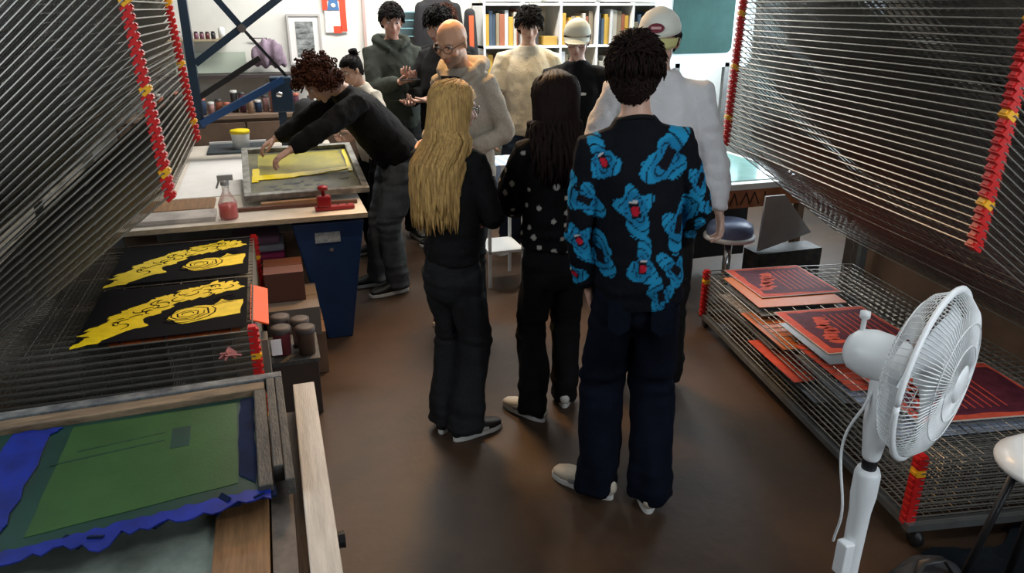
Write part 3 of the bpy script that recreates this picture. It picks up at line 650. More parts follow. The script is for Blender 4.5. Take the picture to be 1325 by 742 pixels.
# small teal wall rack between hooded and black-haired persons
t = thing('wall_rack', 'small pale teal bottle rack on the back wall', 'rack', (1.30, 7.1, 1.70))
for i in range(4): part('tray', bx((-.09, -.03, -.10 + .07 * i), (.09, .06, -.092 + .07 * i)), mat('teal_plastic', (.22, .42, .48), .5), t)
part('back_plate', bx((-.09, .06, -.12), (.09, .08, .2)), PAPER, t)

# teal board on the far right
def rbox(w_, h_, r, d):
    q = []
    for (cx, cz, a0) in ((w_ / 2 - r, h_ / 2 - r, 0), (-w_ / 2 + r, h_ / 2 - r, 90), (-w_ / 2 + r, -h_ / 2 + r, 180), (w_ / 2 - r, -h_ / 2 + r, 270)):
        for a in range(0, 91, 15): q.append((cx + r * math.cos(R(a0 + a)), cz + r * math.sin(R(a0 + a))))
    n = len(q); k = MB(); k.add([(x, 0, z) for x, z in q] + [(x, d, z) for x, z in q], [tuple(range(n)), tuple(reversed(range(n, 2 * n)))] + [(i, i + n, (i + 1) % n + n, (i + 1) % n) for i in range(n)]); return k
t = thing('display_panel', 'large rounded grey-green glazed panel with a pale frame at the back right', 'panel', (4.05, 6.48, 1.85))
part('frame', rbox(1.06, 1.08, .08, .05), mat('pale_frame', (.62, .76, .80), .4), t)
o = part('glass', rbox(.66, .82, .06, .012), mat('green_glass', (.03, .075, .07), .7, spec=.1, var=.2, vscale=2), t, loc=(-.04, -.015, .0))
part('foot', bx((-.3, 0, -1.85), (-.25, .05, -.5)), POST, t); part('foot', bx((.25, 0, -1.85), (.3, .05, -.5)), POST, t)

# glass topped light table behind the right rack
t = thing('light_table', 'white-edged table with a pale green glass top behind the right rack', 'table', (2.72, 3.92, 0))
part('tabletop', bx((-.35, 0, .76), (.66, 1.5, .80)), mat('white_edge', (.75, .76, .74), .4), t, bevel=.004)
part('glass_top', bx((-.30, .07, .80), (.60, 1.45, .806)), mat('green_glass_top', (.20, .42, .40), .12, var=.1), t)
bb = part('apron', bx((-.33, .01, .64), (.64, .03, .76)), mat('orange_wood', (.38, .13, .05), .5, var=.3, vscale=12), t)
for x in (-.31, .60):
    for y in (.05, 1.42): part('leg', bx((x - .025, y - .02, 0), (x + .025, y + .03, .76)), mat('wood_leg', (.20, .12, .08), .6), t)
part('back_panel', bx((-.30, .60, .1), (.60, .62, .70)), mat('void_black', (.01, .01, .01), .8), t)
# painted angular strokes on the apron, like the cut-out lettering there
k = MB()
for i, (x0, x1, up) in enumerate(((.02, .05, 1), (.08, .05, 1), (.10, .14, 1), (.14, .17, 0), (.17, .20, 1), (.20, .24, 0), (.28, .28, 1))):
    k.beam((x0, .008, .66 if up else .74), (x1, .008, .74 if up else .66), .004, .012, (0, 1, 0))
part('lettering', k, mat('letter_dark', (.03, .015, .01), .6), bb)
t = thing('stool', 'blue round stool with a white rim at the far end of the right rack', 'stool', (2.66, 3.78, 0))
k = MB(); k.lathe((0, 0, 0), [(0, .615), (.10, .612), (.135, .59), (.145, .55), (.14, .52), (0, .52)], 28); part('seat', k, mat('slate_blue_vinyl', (.12, .16, .28), .35), t, True)
k = MB(); k.lathe((0, 0, 0), [(.14, .525), (.158, .52), (.158, .50), (.14, .498)], 28); part('rim', k, WHITEP, t, True)
k = MB(); k.lathe((0, 0, 0), [(0, .5), (.025, .5), (.025, .06), (0, .06)], 14); part('column', k, CHROME, t, True)
k = MB(); k.lathe((0, 0, 0), [(0, .06), (.12, .04), (.13, 0), (0, 0)], 20); part('base', k, BLACKP, t, True)
k = MB(); k.add([(2.86, 3.74, .40), (3.30, 3.80, .47), (3.06, 3.80, .74), (2.90, 3.78, .745), (2.86, 3.755, .40), (3.30, 3.815, .47), (3.06, 3.815, .74), (2.90, 3.795, .745)],
                [(0, 1, 2, 3), (7, 6, 5, 4), (0, 4, 5, 1), (1, 5, 6, 2), (2, 6, 7, 3), (3, 7, 4, 0)])
tag(part('offcut_panel', k, mat('pale_grey_panel', (.38, .38, .38), .6, var=.08)), 'pale grey triangular offcut panel propped behind the right rack', 'panel')
tag(part('support_box', bx((2.84, 3.70, 0), (3.32, 3.86, .395)), WOODD), 'dark wooden box holding up the triangular panel', 'box')
# brown boxes on the floor behind the right rack, against the partition
for i, (y0, y1, z1) in enumerate(((1.2, 1.9, .5), (2.0, 2.75, .62), (2.8, 3.5, .52))):
    t = thing('cardboard_box', 'brown box at the %s of the row between the right rack and the wall' % ['near end', 'middle', 'far end'][i], 'box', (3.55, y0, 0)); part('body', bx((-.11, 0, 0), (.08, y1 - y0, z1 - .01)), CARD, t, bevel=.004); part('lid', bx((-.115, -.005, z1 - .01), (.085, y1 - y0 + .005, z1)), CARD, t)

# ------------------------------------------------------------------ fan
FW = mat('fan_white', (.86, .89, .90), .35)
FC = Vector((1.372, 1.12, 1.068)); fn = Vector((.42, -.90, -.03)).normalized()
t = thing('pedestal_fan', 'white pedestal fan with wire cage at the right front', 'fan', (FC.x, FC.y, 0))
fo = Vector((FC.x, FC.y, 0)); c0 = FC - fo
x_ = fn.cross(Vector((0, 0, 1))).normalized(); y_ = x_.cross(fn)
def fp(r, a, d): return c0 + fn * d + (x_ * math.cos(a) + y_ * math.sin(a)) * r
RC = .200
k = MB()
for a in np.linspace(0, 2 * PI, 113)[:-1]:
    k.loft([fp(.045, a, .055), fp(.11, a, .050), fp(.17, a, .034), fp(RC - .006, a, .012), fp(RC, a, 0)], [.0018] * 5, seg=3, dome=False)
for rr_, d in ((.09, .053), (.14, .045)): k.loft([fp(rr_, a, d) for a in np.linspace(0, 2 * PI, 49)], [.0014] * 49, seg=4, dome=False)
part('front_grille', k, FW, t, True)
k = MB()
for a in np.linspace(0, 2 * PI, 73)[:-1]:
    k.loft([fp(.06, a, -.075), fp(.13, a, -.070), fp(.18, a, -.045), fp(RC, a, -.005)], [.0012] * 4, seg=3, dome=False)
for rr_, d in ((.12, -.072), (.165, -.055)): k.loft([fp(rr_, a, d) for a in np.linspace(0, 2 * PI, 49)], [.0015] * 49, seg=4, dome=False)
part('rear_grille', k, FW, t, True)
k = MB(); k.loft([fp(RC + .003, a, -.002) for a in np.linspace(0, 2 * PI, 65)], [(.0065, .010)] * 65, fn, 8, dome=False); part('rim', k, FW, t, True)
k = MB(); k.lathe(c0 + fn * .05, [(0, .012), (.03, .012), (.045, .006), (.046, 0), (0, -.002)], 24, fn); part('badge', k, FW, t, True)
for j in range(3):
    k = MB(); n1, n2 = 9, 7; vs = []
    for side in (0.0, .002):
        for i in range(n1):
            u = i / (n1 - 1); r_ = .035 + (.180 - .035) * u
            for jj in range(n2):
                v = jj / (n2 - 1) - .5; wid = (0.55 + .75 * math.sin(min(1, u * 1.25) * PI * .55)) * .95
                a = 2 * PI * j / 3 + .5 + v * wid + .25 * u
                vs.append(fp(r_, a, -.005 + v * .05 * (1 - .3 * u) + side))
    fs = []
    for s_ in range(2):
        o_ = s_ * n1 * n2
        for i in range(n1 - 1):
            for jj in range(n2 - 1):
                q = (o_ + i * n2 + jj, o_ + i * n2 + jj + 1, o_ + (i + 1) * n2 + jj + 1, o_ + (i + 1) * n2 + jj); fs.append(q if s_ else q[::-1])
    k.add(vs, fs); part('blade', k, mat('fan_blade', (.86, .89, .91), .3), t, True)
k = MB(); k.lathe(c0, [(0, .03), (.025, .028), (.036, .01), (.036, -.03), (0, -.03)], 20, fn); part('hub', k, FW, t, True)
k = MB(); k.lathe(c0 - fn * .075, [(.0, .01), (.05, .01), (.058, -.01), (.060, -.07), (.050, -.105), (.03, -.122), (0, -.127)], 28, fn); mo = part('motor_housing', k, FW, t, True)
k = MB(); kb = c0 - fn * .17 + Vector((0, 0, .055)); k.lathe(kb, [(.006, -.01), (.006, .025), (.012, .03), (.012, .045), (0, .048)], 12); part('oscillation_knob', k, FW, mo, True)
pb = c0 - fn * .095; pb2 = Vector((pb.x, pb.y, 0))
k = MB(); k.loft([pb + Vector((0, 0, -.03)), pb2 + Vector((0, 0, pb.z - .17)), pb2 + Vector((0, 0, pb.z - .26))], [(.040, .033), (.034, .032), (.022, .022)], seg=18); part('neck', k, FW, t, True)
k = MB(); k.lathe(pb2 + Vector((0, 0, pb.z - .305)), [(0, 0), (.018, 0), (.018, .05), (0, .05)], 14); part('joint', k, BLACKP, t)
k = MB(); k.lathe(pb2, [(.0, pb.z - .300), (.026, pb.z - .300), (.031, pb.z - .315), (.031, pb.z - .38), (.026, pb.z - .43), (.024, .5)], 20); k.lathe(pb2, [(.024, .5), (.024, .03)], 20); part('pole', k, FW, t, True)
k = MB(); k.beam(pb2 + Vector((-.035, -.01, .46)), pb2 + Vector((-.035, -.01, .56)), .03, .035); part('control_box', k, FW, t, bevel=.004)
k = MB(); pts = []
for u in np.linspace(0, 1, 20): pts.append(pb2 + Vector((-.055 - .03 * math.sin(u * PI), .02 * math.sin(u * 7), pb.z - .12 - .40 * u)))
k.loft([pb + Vector((-.03, 0, -.06))] + pts, [.0035] * 21, seg=6); part('power_cord', k, FW, t, True)
k = MB(); k.lathe(pb2, [(0, .045), (.05, .04), (.19, .018), (.20, .0), (0, 0)], 36); part('base', k, FW, t, True)

# white stool at the right edge, black bags on the floor
t = thing('stool', 'white round stool cut off by the right edge of the photo', 'stool', (2.05, 1.22, .05))
k = MB(); k.lathe((0, 0, 0), [(0, .602), (.11, .602), (.125, .598), (.155, .57), (.158, .56), (.155, .55), (.12, .535), (0, .535)], 36); part('seat', k, mat('stool_white', (.8, .84, .86), .3), t, True)
for a in range(4):
    an = PI / 4 + a * PI / 2; k = MB(); k.loft([(.09 * math.cos(an), .09 * math.sin(an), .54), (.17 * math.cos(an), .17 * math.sin(an), -.05)], [.012, .012], seg=8, dome=False); part('leg', k, BLACKP, t, True)
def bag(label, loc, r, seed):
    t = thing('holdall_bag', label, 'bag', loc)
    k = MB(); rr = random.Random(seed)
    for i in range(6): k.ell((rr.uniform(-.5, .5) * r[0], rr.uniform(-.4, .4) * r[1], r[2] * .5), (r[0] * .7, r[1] * .7, r[2] * .5))
    def f(co, nn):
        d = np.array([noise.noise(Vector(c * 9) + Vector((seed, 0, 0))) + .5 * noise.noise(Vector(c * 22)) for c in co]); o_ = co + nn * (d * .03)[:, None]; o_[:, 2] = np.maximum(o_[:, 2], 0.002); return o_
    link('body', remesh(k, 'bag_body', mat('bag_navy_black', (.010, .014, .020), .6, bump=.3), .014, 3, f), t)
    k = MB(); k.loft([(-.6 * r[0], 0, r[2] * .8), (-.3 * r[0], .02, r[2] * 1.12), (.1 * r[0], 0, r[2] * 1.18), (.5 * r[0], -.02, r[2] * .85)], [(.014, .004)] * 4, (0, 1, 0), 8); part('strap', k, BLACKP, t, True)
bag('small black holdall on the floor between the fan pole and the white stool', (1.76, 1.28, 0), (.14, .13, .26), 1)
bag('black holdall on the floor right of the white stool', (2.42, 1.16, 0), (.14, .15, .30), 2)
bag('black holdall nearest the lower right corner', (1.82, .84, 0), (.2, .15, .2), 3)

# black cloth spread on the floor under the near end of the right rack
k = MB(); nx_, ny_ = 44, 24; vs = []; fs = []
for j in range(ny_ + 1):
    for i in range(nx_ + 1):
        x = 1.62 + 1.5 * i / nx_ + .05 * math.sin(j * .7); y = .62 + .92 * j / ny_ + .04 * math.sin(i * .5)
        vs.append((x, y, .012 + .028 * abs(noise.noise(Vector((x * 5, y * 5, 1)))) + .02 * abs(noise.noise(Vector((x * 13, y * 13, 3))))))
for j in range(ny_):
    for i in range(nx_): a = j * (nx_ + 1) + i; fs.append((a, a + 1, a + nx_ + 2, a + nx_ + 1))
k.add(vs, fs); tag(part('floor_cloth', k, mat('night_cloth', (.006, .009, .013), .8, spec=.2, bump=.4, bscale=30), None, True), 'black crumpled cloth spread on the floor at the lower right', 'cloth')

# ------------------------------------------------------------------ people
def Rz(a): return Matrix.Rotation(a, 3, 'Z')
def Rx(a): return Matrix.Rotation(a, 3, 'X')
def Ry(a): return Matrix.Rotation(a, 3, 'Y')
def ik(a, b, l1, l2, hint):
    a, b = Vector(a), Vector(b); d = b - a; L = min(d.length, (l1 + l2) * .995); d.normalize()
    x = (l1 * l1 - l2 * l2 + L * L) / (2 * L); hh = math.sqrt(max(1e-6, l1 * l1 - x * x))
    hv = Vector(hint); hv = hv - d * hv.dot(d)
    if hv.length < 1e-4: hv = d.orthogonal()
    hv.normalize(); return a + d * x + hv * hh, a + d * L
def joined(meshes, name):
    bm = bmesh.new()
    for m in meshes: bm.from_mesh(m)
    me = bpy.data.meshes.new(name); bm.to_mesh(me); bm.free()
    for m in meshes[0].materials: me.materials.append(m)
    me.polygons.foreach_set('use_smooth', [True] * len(me.polygons)); return me
def hand_mesh(wrist, d, nrm, thumb, curl=35, vox=.0032):
    """d: towards the fingers, nrm: palm side, thumb: +1/-1 side along width axis"""
    d = Vector(d).normalized(); nrm = Vector(nrm); nrm = (nrm - d * nrm.dot(d)).normalized(); wx = d.cross(nrm) * thumb
    W = Vector(wrist); k = MB()
    k.loft([W - d * .03, W, W + d * .03, W + d * .065, W + d * .085], [(.024, .019), (.025, .018), (.034, .017), (.038, .015), (.036, .012)], wx, 14)
    for off, ln, sp in ((.029, .070, .10), (.010, .080, .03), (-.010, .075, -.04), (-.028, .058, -.13)):
        p = W + d * (.084 - abs(off) * .15) + wx * off; a = R(curl * .5); pts = [p - d * .012]
        dd = (d + wx * sp).normalized()
        q = p.copy(); pts.append(q.copy())
        for s_ in (.42, .33, .25):
            dr = dd * math.cos(a) + nrm * math.sin(a); q = q + dr * ln * s_; pts.append(q.copy()); a += R(curl)
        k.loft(pts, [.0088, .0090, .0082, .0076, .0066], wx, 9)
    b = W + d * .022 + wx * .024; m1 = b + (d * .55 + wx * .75 + nrm * .25).normalized() * .042; m2 = m1 + (d * .9 + wx * .25 + nrm * .35).normalized() * .032; m3 = m2 + (d * .95 + nrm * .35).normalized() * .022
    k.loft([b - wx * .014, b, m1, m2, m3], [.014, .015, .0115, .0098, .0078], d, 10)
    return remesh(k, 'hand', SKIN, vox, 2)
SKIN = mat('skin', (.5, .3, .22), .5, attr='Col', bump=.04, bscale=120)
SKIN.node_tree.nodes['Principled BSDF'].inputs['Subsurface Weight'].default_value = 0.0
HAIRM = {}
def hair_mat(name, c, c2):
    return mat(name, c, .6, spec=.1, col2=c2, vscale=22, stretch=(6, 6, .6), bump=.25, bscale=90)

CR_C, CR_R = Vector((0, -.012, .030)), Vector((.076, .094, .088))
def scalp_mask(p, fr=.058, side=-.01, back=-.075):
    """p in the head frame"""
    if p.y > .045: return p.z > fr
    if p.y > -.015: return p.z > side + (fr - side) * max(0, (p.y + .015) / .06) ** 1.5 and (p.z > .0 or abs(p.x) > .0)
    return p.z > back + (side - back) * max(0, (p.y + .09) / .075)
def warp(p):
    return Vector((p.x, p.y, .03 + (p.z - .03) * (1 + .75 * min(1, max(0, -p.y / .05))))) if p.z < .03 and p.y < 0 else p
def scalp_points(rr, n, **kw):
    out = []
    while len(out) < n:
        v = Vector((rr.gauss(0, 1), rr.gauss(0, 1), rr.gauss(0, 1))).normalized()
        p = CR_C + Vector((v.x * CR_R.x, v.y * CR_R.y, v.z * CR_R.z))
        p = warp(p)
        if scalp_mask(p, **kw): out.append((p, Vector((v.x / CR_R.x, v.y / CR_R.y, v.z / CR_R.z)).normalized()))
    return out
def scalp_shell(k, T, off=.006, **kw):
    su, sv = 40, 26; idx = {}; vs = []; fs = []
    def pt(i, j):
        th = -PI / 2 + PI * i / sv; a = 2 * PI * j / su; return Vector((math.cos(th) * math.cos(a), math.cos(th) * math.sin(a), math.sin(th)))
    for i in range(sv):
        for j in range(su):
            q = [pt(i, j), pt(i, j + 1), pt(i + 1, j + 1), pt(i + 1, j)]; c = sum(q, Vector()) / 4
            p = warp(CR_C + Vector((c.x * CR_R.x, c.y * CR_R.y, c.z * CR_R.z)))
            if scalp_mask(p, **kw):
                f = []
                for (ii, jj), v in zip(((i, j), (i, (j + 1) % su), (i + 1, (j + 1) % su), (i + 1, j)), q):
                    if (ii, jj) not in idx:
                        idx[(ii, jj)] = len(vs); vs.append(T(warp(CR_C + Vector((v.x * (CR_R.x + off), v.y * (CR_R.y + off), v.z * (CR_R.z + off))))))
                    f.append(idx[(ii, jj)])
                fs.append(tuple(f))
    k.add(vs, fs)

def person(label, loc, face, h, seed=1, bend=0, side=0, twist=0, head=(0, 0, 0), neck_fwd=0, hands=None, elb=None, palm=None, curl=(35, 35), feet=None,
           top=None, pants=None, hair=None, shoes=None, cap=None, skin=(.50, .29, .21), beard=None, glasses=False, slim=1.0, vox=.007, world_hands=False, scalp_tint=None, extra=None):
    rr = random.Random(seed)
    t = thing('person', label, 'person', loc, math.atan2(-face[0], face[1])); kk = h / 1.8; t.scale = (kk, kk, kk)
    inv = (Matrix.Translation(loc) @ Matrix.Rotation(math.atan2(-face[0], face[1]), 4, 'Z') @ Matrix.Scale(kk, 4)).inverted()
    U = Rz(R(twist)) @ Rx(R(-bend)) @ Ry(R(side)); P0 = Vector((0, 0, .96))
    back = -.12 * math.sin(R(min(bend, 60)))     # the hips go back when bending
    P0.y += back
    def up(x, y, z): return P0 + U @ Vector((x, y, z - .96))
    NB = up(0, -.018, 1.515)
    HM = U @ Rz(R(head[0])) @ Rx(R(-head[1])) @ Ry(R(head[2]))
    if bend: HM = Rz(R(twist)) @ Rz(R(head[0])) @ Rx(R(-head[1])) @ Ry(R(head[2]))
    HC = NB + (U @ Vector((0, .02 + neck_fwd, .052))) * 1.0 + HM @ Vector((0, .018, .097))
    hd = lambda p: HC + HM @ Vector(p)
    sl = slim
    # --- body
    k = MB()
    k.loft([up(0, 0, .86), up(0, 0, .96), up(0, .005, 1.08), up(0, 0, 1.22), up(0, -.005, 1.36), up(0, -.01, 1.45), up(0, -.016, 1.51)],
           [(.135 * sl, .088), (.138 * sl, .095), (.120 * sl, .085), (.145 * sl, .10), (.155 * sl, .10), (.14 * sl, .075), (.065, .055)], U @ Vector((1, 0, 0)), 20)
    k.loft([NB - U @ Vector((0, 0, .03)), NB + (HC - NB) * .35, hd((0, -.028, -.03))], [(.056, .056), (.048, .052), (.048, .054)], U @ Vector((1, 0, 0)), 16)
    for c, r in (((0, -.012, .030), (.076, .094, .088)), ((0, .022, -.025), (.061, .066, .080)), ((0, .030, -.074), (.045, .048, .036)), ((0, .066, -.097), (.019, .017, .015)),
                 ((.037, .058, -.022), (.024, .024, .024)), ((-.037, .058, -.022), (.024, .024, .024)), ((0, .086, -.050), (.021, .010, .007)), ((0, .085, -.062), (.019, .010, .008)),
                 ((.011, .094, -.027), (.009, .010, .008)), ((-.011, .094, -.027), (.009, .010, .008))):
        k.ell(hd(c), r, HM)
    for s in (-1, 1): k.ell(hd((s * .078, -.008, -.002)), (.008, .020, .032), HM @ Rz(R(s * -22)) @ Ry(R(s * 8)), 10, 7)
    k.loft([hd((0, .082, .018)), hd((0, .100, -.010)), hd((0, .108, -.026))], [.009, .011, .013], HM @ Vector((1, 0, 0)), 10)
    k.loft([hd((-.040, .072, .028)), hd((-.018, .084, .029)), hd((.018, .084, .029)), hd((.040, .072, .028))], [.009, .011, .011, .009], seg=8)
    # arms
    hands = hands or ((-.26, .02, .80), (.26, .02, .80)); elb = elb or ((-1, -.6, 0), (1, -.6, 0)); palm = palm or ((1, 0, 0), (-1, 0, 0))
    arms = []
    for i, s in enumerate((-1, 1)):
        sh = up(s * .162 * sl, -.012, 1.440); tgt = Vector(hands[i])
        if world_hands and len(hands[i]) == 3: tgt = inv @ Vector(hands[i])
        e, wv = ik(sh, tgt, .285, .255, elb[i]); arms.append((sh, e, wv))
        k.loft([sh, sh + (e - sh) * .5, e], [.040, .042, .035], seg=12); k.loft([e, e + (wv - e) * .4, wv], [.038, .037, .024], seg=12)
    # legs
    feet = feet or ((-.10, .02, 8), (.10, .0, -8)); legs = []
    for i, s in enumerate((-1, 1)):
        hp = Vector((s * .085 * sl, P0.y, .93)); an = Vector((feet[i][0], feet[i][1], .085 + (feet[i][3] if len(feet[i]) > 3 else 0)))
        kn, an2 = ik(hp, an, .44, .43, (s * .1, 1, 0)); legs.append((hp, kn, an))
        k.loft([hp, hp + (kn - hp) * .5, kn], [(.066 * sl, .080), (.062, .068), .050], seg=14); k.loft([kn, kn + (an - kn) * .35, an], [.052, .052, .034], seg=14)
        fd = Rz(R(feet[i][2])) @ Vector((0, 1, 0)); k.loft([an - Vector((0, 0, .03)), an + fd * .08 - Vector((0, 0, .045)), an + fd * .14 - Vector((0, 0, .055))], [.032, (.034, .024), (.030, .016)], seg=10)
    def sculpt(co, nn):
        HMi = HM.inverted()
        loc_ = (co - np.array(HC)) @ np.array(HMi).T
        for s in (-1, 1):
            d2 = ((loc_ - np.array((s * .031, .085, .010))) ** 2).sum(1); g = np.exp(-d2 / (2 * .0125 ** 2)); co = co - (np.array(HM @ Vector((0, 1, 0))))[None, :] * (g * .011)[:, None]
        d2 = ((loc_ - np.array((0, .10, -.0555))) ** 2 * np.array((.25, 1, 9))).sum(1); g = np.exp(-d2 / (2 * .008 ** 2)); co = co - np.array(HM @ Vector((0, 1, 0)))[None, :] * (g * .003)[:, None]
        return co
    bm_ = remesh(k, 'body', SKIN, vox, 2, sculpt)
    hm = []
    for i, s in enumerate((-1, 1)):
        sh, e, wv = arms[i]; pn = Vector(palm[i]); fdir = (wv - e)
        if len(palm[i]) > 3: fdir = Vector(palm[i][3:6]); pn = Vector(palm[i][:3])
        dd_ = fdir.normalized(); nn_ = (pn - dd_ * pn.dot(dd_)).normalized(); wx = dd_.cross(nn_)
        th = 1 if wx.dot(Vector((0, 1, .6))) > 0 else -1
        hm.append(hand_mesh(wv, fdir, pn, th, curl[i]))
    body = joined([bm_] + hm, 'body')
    n = len(body.vertices); co = np.empty(n * 3); body.vertices.foreach_get('co', co); co = co.reshape(-1, 3)
    L_ = (co - np.array(HC)) @ np.array(HM.inverted()).T
    col = np.tile(np.array(skin, dtype=float), (n, 1))
    def blend(g, c): 
        nonlocal col
        col = col * (1 - g[:, None]) + np.array(c)[None, :] * g[:, None]
    ch = np.exp(-(((np.abs(L_[:, 0]) - .042) / .018) ** 2 + ((L_[:, 2] + .022) / .02) ** 2)) * (L_[:, 1] > .04) * .25; blend(ch, (skin[0] * 1.05, skin[1] * .72, skin[2] * .68))
    if beard:
        g = ((L_[:, 2] < -.035) & (L_[:, 2] > -.14) & (L_[:, 1] > -.01)) * np.clip((-.030 - L_[:, 2]) / .015, 0, 1) * beard[1]; blend(g, beard[0])
    lp = np.clip(1.3 - ((L_[:, 0] / .024) ** 2 + ((L_[:, 2] + .056) / .0115) ** 2), 0, 1) * (L_[:, 1] > .075); blend(lp * .8, (skin[0] * .75, skin[1] * .42, skin[2] * .42))
    if scalp_tint:
        g = np.clip((L_[:, 2] - .045) / .02, 0, 1) * (L_[:, 2] < .2); blend(g * .9, scalp_tint)
    for s in (-1, 1):
        eb = np.clip(1.2 - (((L_[:, 0] - s * .031) / .021) ** 2 + ((L_[:, 2] - .031 + 2 * (np.abs(L_[:, 0]) - .03) ** 2 * 10) / .0065) ** 2), 0, 1) * (L_[:, 1] > .06); blend(eb * .85, (beard[0] if beard else (.03, .018, .012)))
    vcol(body, 'Col', np.clip(col, 0, 1)); link('body', body, t)
    # eyes
    for s in (-1, 1):
        k = MB(); k.ell(hd((s * .031, .0725, .010)), (.0125, .0115, .0085), HM, 12, 8); k.cur = 1
        k.ell(hd((s * .031, .0805, .0095)), (.0055, .004, .0055), HM, 10, 6)
        part('eye', k, [mat('eye_white', (.62, .60, .57), .2), mat('iris_dark', (.02, .012, .008), .15)], t, True)
    # --- trousers
    if pants:
        e_ = pants.get('ease', .03); wk, wh = pants.get('knee', .085), pants.get('hem', .085); hz = pants.get('hemz', .045)
        k = MB(); px_ = U @ Vector((1, 0, 0))
        k.loft([Vector((0, P0.y, .84)), Vector((0, P0.y, .93)), P0 + Vector((0, 0, .04)), P0 + (U @ Vector((0, 0, .10)))], [(.150 * sl + e_, .10 + e_), (.152 * sl + e_, .105 + e_), (.138 * sl + e_ * .8, .10 + e_ * .8), (.125 * sl + e_ * .6, .09 + e_ * .6)], (1, 0, 0), 20)
        for i, (hp, kn, an) in enumerate(legs):
            bt = Vector((an.x, an.y - .01, an.z - .085 + hz + wh * .55)); up_ = hp + Vector((0, 0, -.02))
            k.loft([up_, up_ + (kn - up_) * .5, kn, kn + (bt - kn) * .5, bt + (kn - bt) * .15, bt, bt - Vector((0, 0, wh * .5))],
                   [(.088 * sl + e_ * .7, .10 + e_ * .6), (.084 * sl + e_ * .6 + .004, .09 + e_ * .5), (wk, wk), ((wk + wh) / 2, (wk + wh) / 2), (wh, wh * 1.0), (wh, wh), (wh * .98, wh * .98)], (1, 0, 0), 18, dome=False)
        off = rr.uniform(0, 50)
        def pf(co, nn):
            out = co.copy()
            for i_ in range(len(co)):
                x, y, z = co[i_]
                v = noise.noise(Vector((x * 14 + off, y * 14, z * 2.2))) * .018 + noise.noise(Vector((x * 9, y * 9 + off, z * 9))) * .010
                lowf = max(0, 1 - z / .32); v += lowf * .018 * noise.noise(Vector((x * 5 + off, y * 5, z * 24)))
                kz = math.exp(-((z - .50) / .10) ** 2) + math.exp(-((z - .80) / .07) ** 2); v += kz * .013 * noise.noise(Vector((x * 6, y * 6 + off, z * 26)))
                out[i_] = co[i_] + nn[i_] * v
            return out
        pm = link('trousers', remesh(k, 'trousers', pants['mat'], .0095, 3, pf), t)
        if pants.get('pocket'):
            for s in (-1, 1):
                k = MB(); yb = P0.y - .105 - e_ - .006; k.add([(s * .035, yb, .90), (s * .115, yb + .012, .90), (s * .112, yb + .006, .80), (s * .075, yb - .004, .775), (s * .038, yb - .004, .80)] + [(s * .035, yb + .02, .90), (s * .115, yb + .03, .90), (s * .112, yb + .03, .80), (s * .075, yb + .02, .775), (s * .038, yb + .02, .80)],
                    [(0, 1, 2, 3, 4), (9, 8, 7, 6, 5)] + [(i, (i + 1) % 5, (i + 1) % 5 + 5, i + 5) for i in range(5)]); part('pocket', k, pants['mat'], pm)
    # --- top
    if top:
        e_ = top.get('ease', .028); hem = top.get('hem', .90); k = MB()
        zs = [hem, hem + .08, 1.08, 1.22, 1.35, 1.43, 1.49, 1.53]; bse = [(.148, .105), (.146, .105), (.132, .095), (.145, .10), (.158, .10), (.152, .084), (.108, .066), (.062, .057)]
        es = [e_ * 1.0, e_ * 1.15, e_ * 1.25, e_ * 1.1, e_ * .8, e_ * .5, e_ * .3, .012]
        if hem > 1.0: zs = zs[:1] + zs[3:]; bse = bse[:1] + bse[3:]; es = es[:1] + es[3:]
        hx = top.get('hemx', 0)
        if hx: es[0] += hx; es[1] += hx
        k.loft([up(0, -.003 if z > 1.3 else .002, z) for z in zs], [(b[0] * sl + e, b[1] + e) for b, e in zip(bse, es)], U @ Vector((1, 0, 0)), 26, dome=False)
        sw = top.get('sleeve', .052); cw_ = top.get('cuff', .036)
        for i, (sh, e, wv) in enumerate(arms):
            s = (-1, 1)[i]; shi = sh - U @ Vector((s * .06, 0, -.012))
            if top.get('short'):
                end = sh + (e - sh) * .80; k.loft([shi, sh, end], [.058, .062 + e_ * .3, .066 + e_ * .6], seg=14, dome=False)
            else:
                we = wv - (wv - e).normalized() * .012
                k.loft([shi, sh, sh + (e - sh) * .5, e + (sh - e) * .06], [.055, .058 + e_ * .25, sw + .012, sw + .004], seg=14); k.loft([e, e + (we - e) * .4, e + (we - e) * .82, we], [sw + .004, sw, (sw + cw_) / 2 + .004, cw_], seg=14, dome=False)
        if top.get('hood'):
            k.loft([up(-.05, .10, 1.47), up(-.095, .05, 1.505), up(-.115, -.02, 1.53), up(-.08, -.10, 1.53), up(0, -.14, 1.515), up(.08, -.10, 1.53), up(.115, -.02, 1.53), up(.095, .05, 1.505), up(.05, .10, 1.47)], [.016, .026, .034, .044, .052, .044, .034, .026, .016], (0, 0, 1), 12)
        if top.get('collar'):
            k.loft([up(.062 * math.cos(a), -.012 + .062 * math.sin(a), 1.502 - .022 * math.sin(a)) for a in np.linspace(0, 2 * PI, 17)], [.010] * 17, (0, 0, 1), 8, dome=False)
        off = rr.uniform(0, 50); am = top.get('fold', 1.0)
        Ui = np.array(U.inverted())
        def tf(co, nn):
            out = co.copy(); lc = (co - np.array(P0)) @ Ui.T
            for i_ in range(len(co)):
                x, y, z = lc[i_]
                v = noise.noise(Vector((x * 8 + off, y * 8, z * 8 + x * 6))) * .010 + noise.noise(Vector((x * 22, y * 22 + off, z * 18 - x * 12))) * .004
                v += math.exp(-((z - (hem - .90)) / .12) ** 2) * .007 * noise.noise(Vector((x * 7 + off, y * 7, z * 30)))
                if abs(x) > .2: v += .006 * noise.noise(Vector((x * 8, y * 26 + off, z * 26)))
                out[i_] = co[i_] + nn[i_] * v * am
            return out
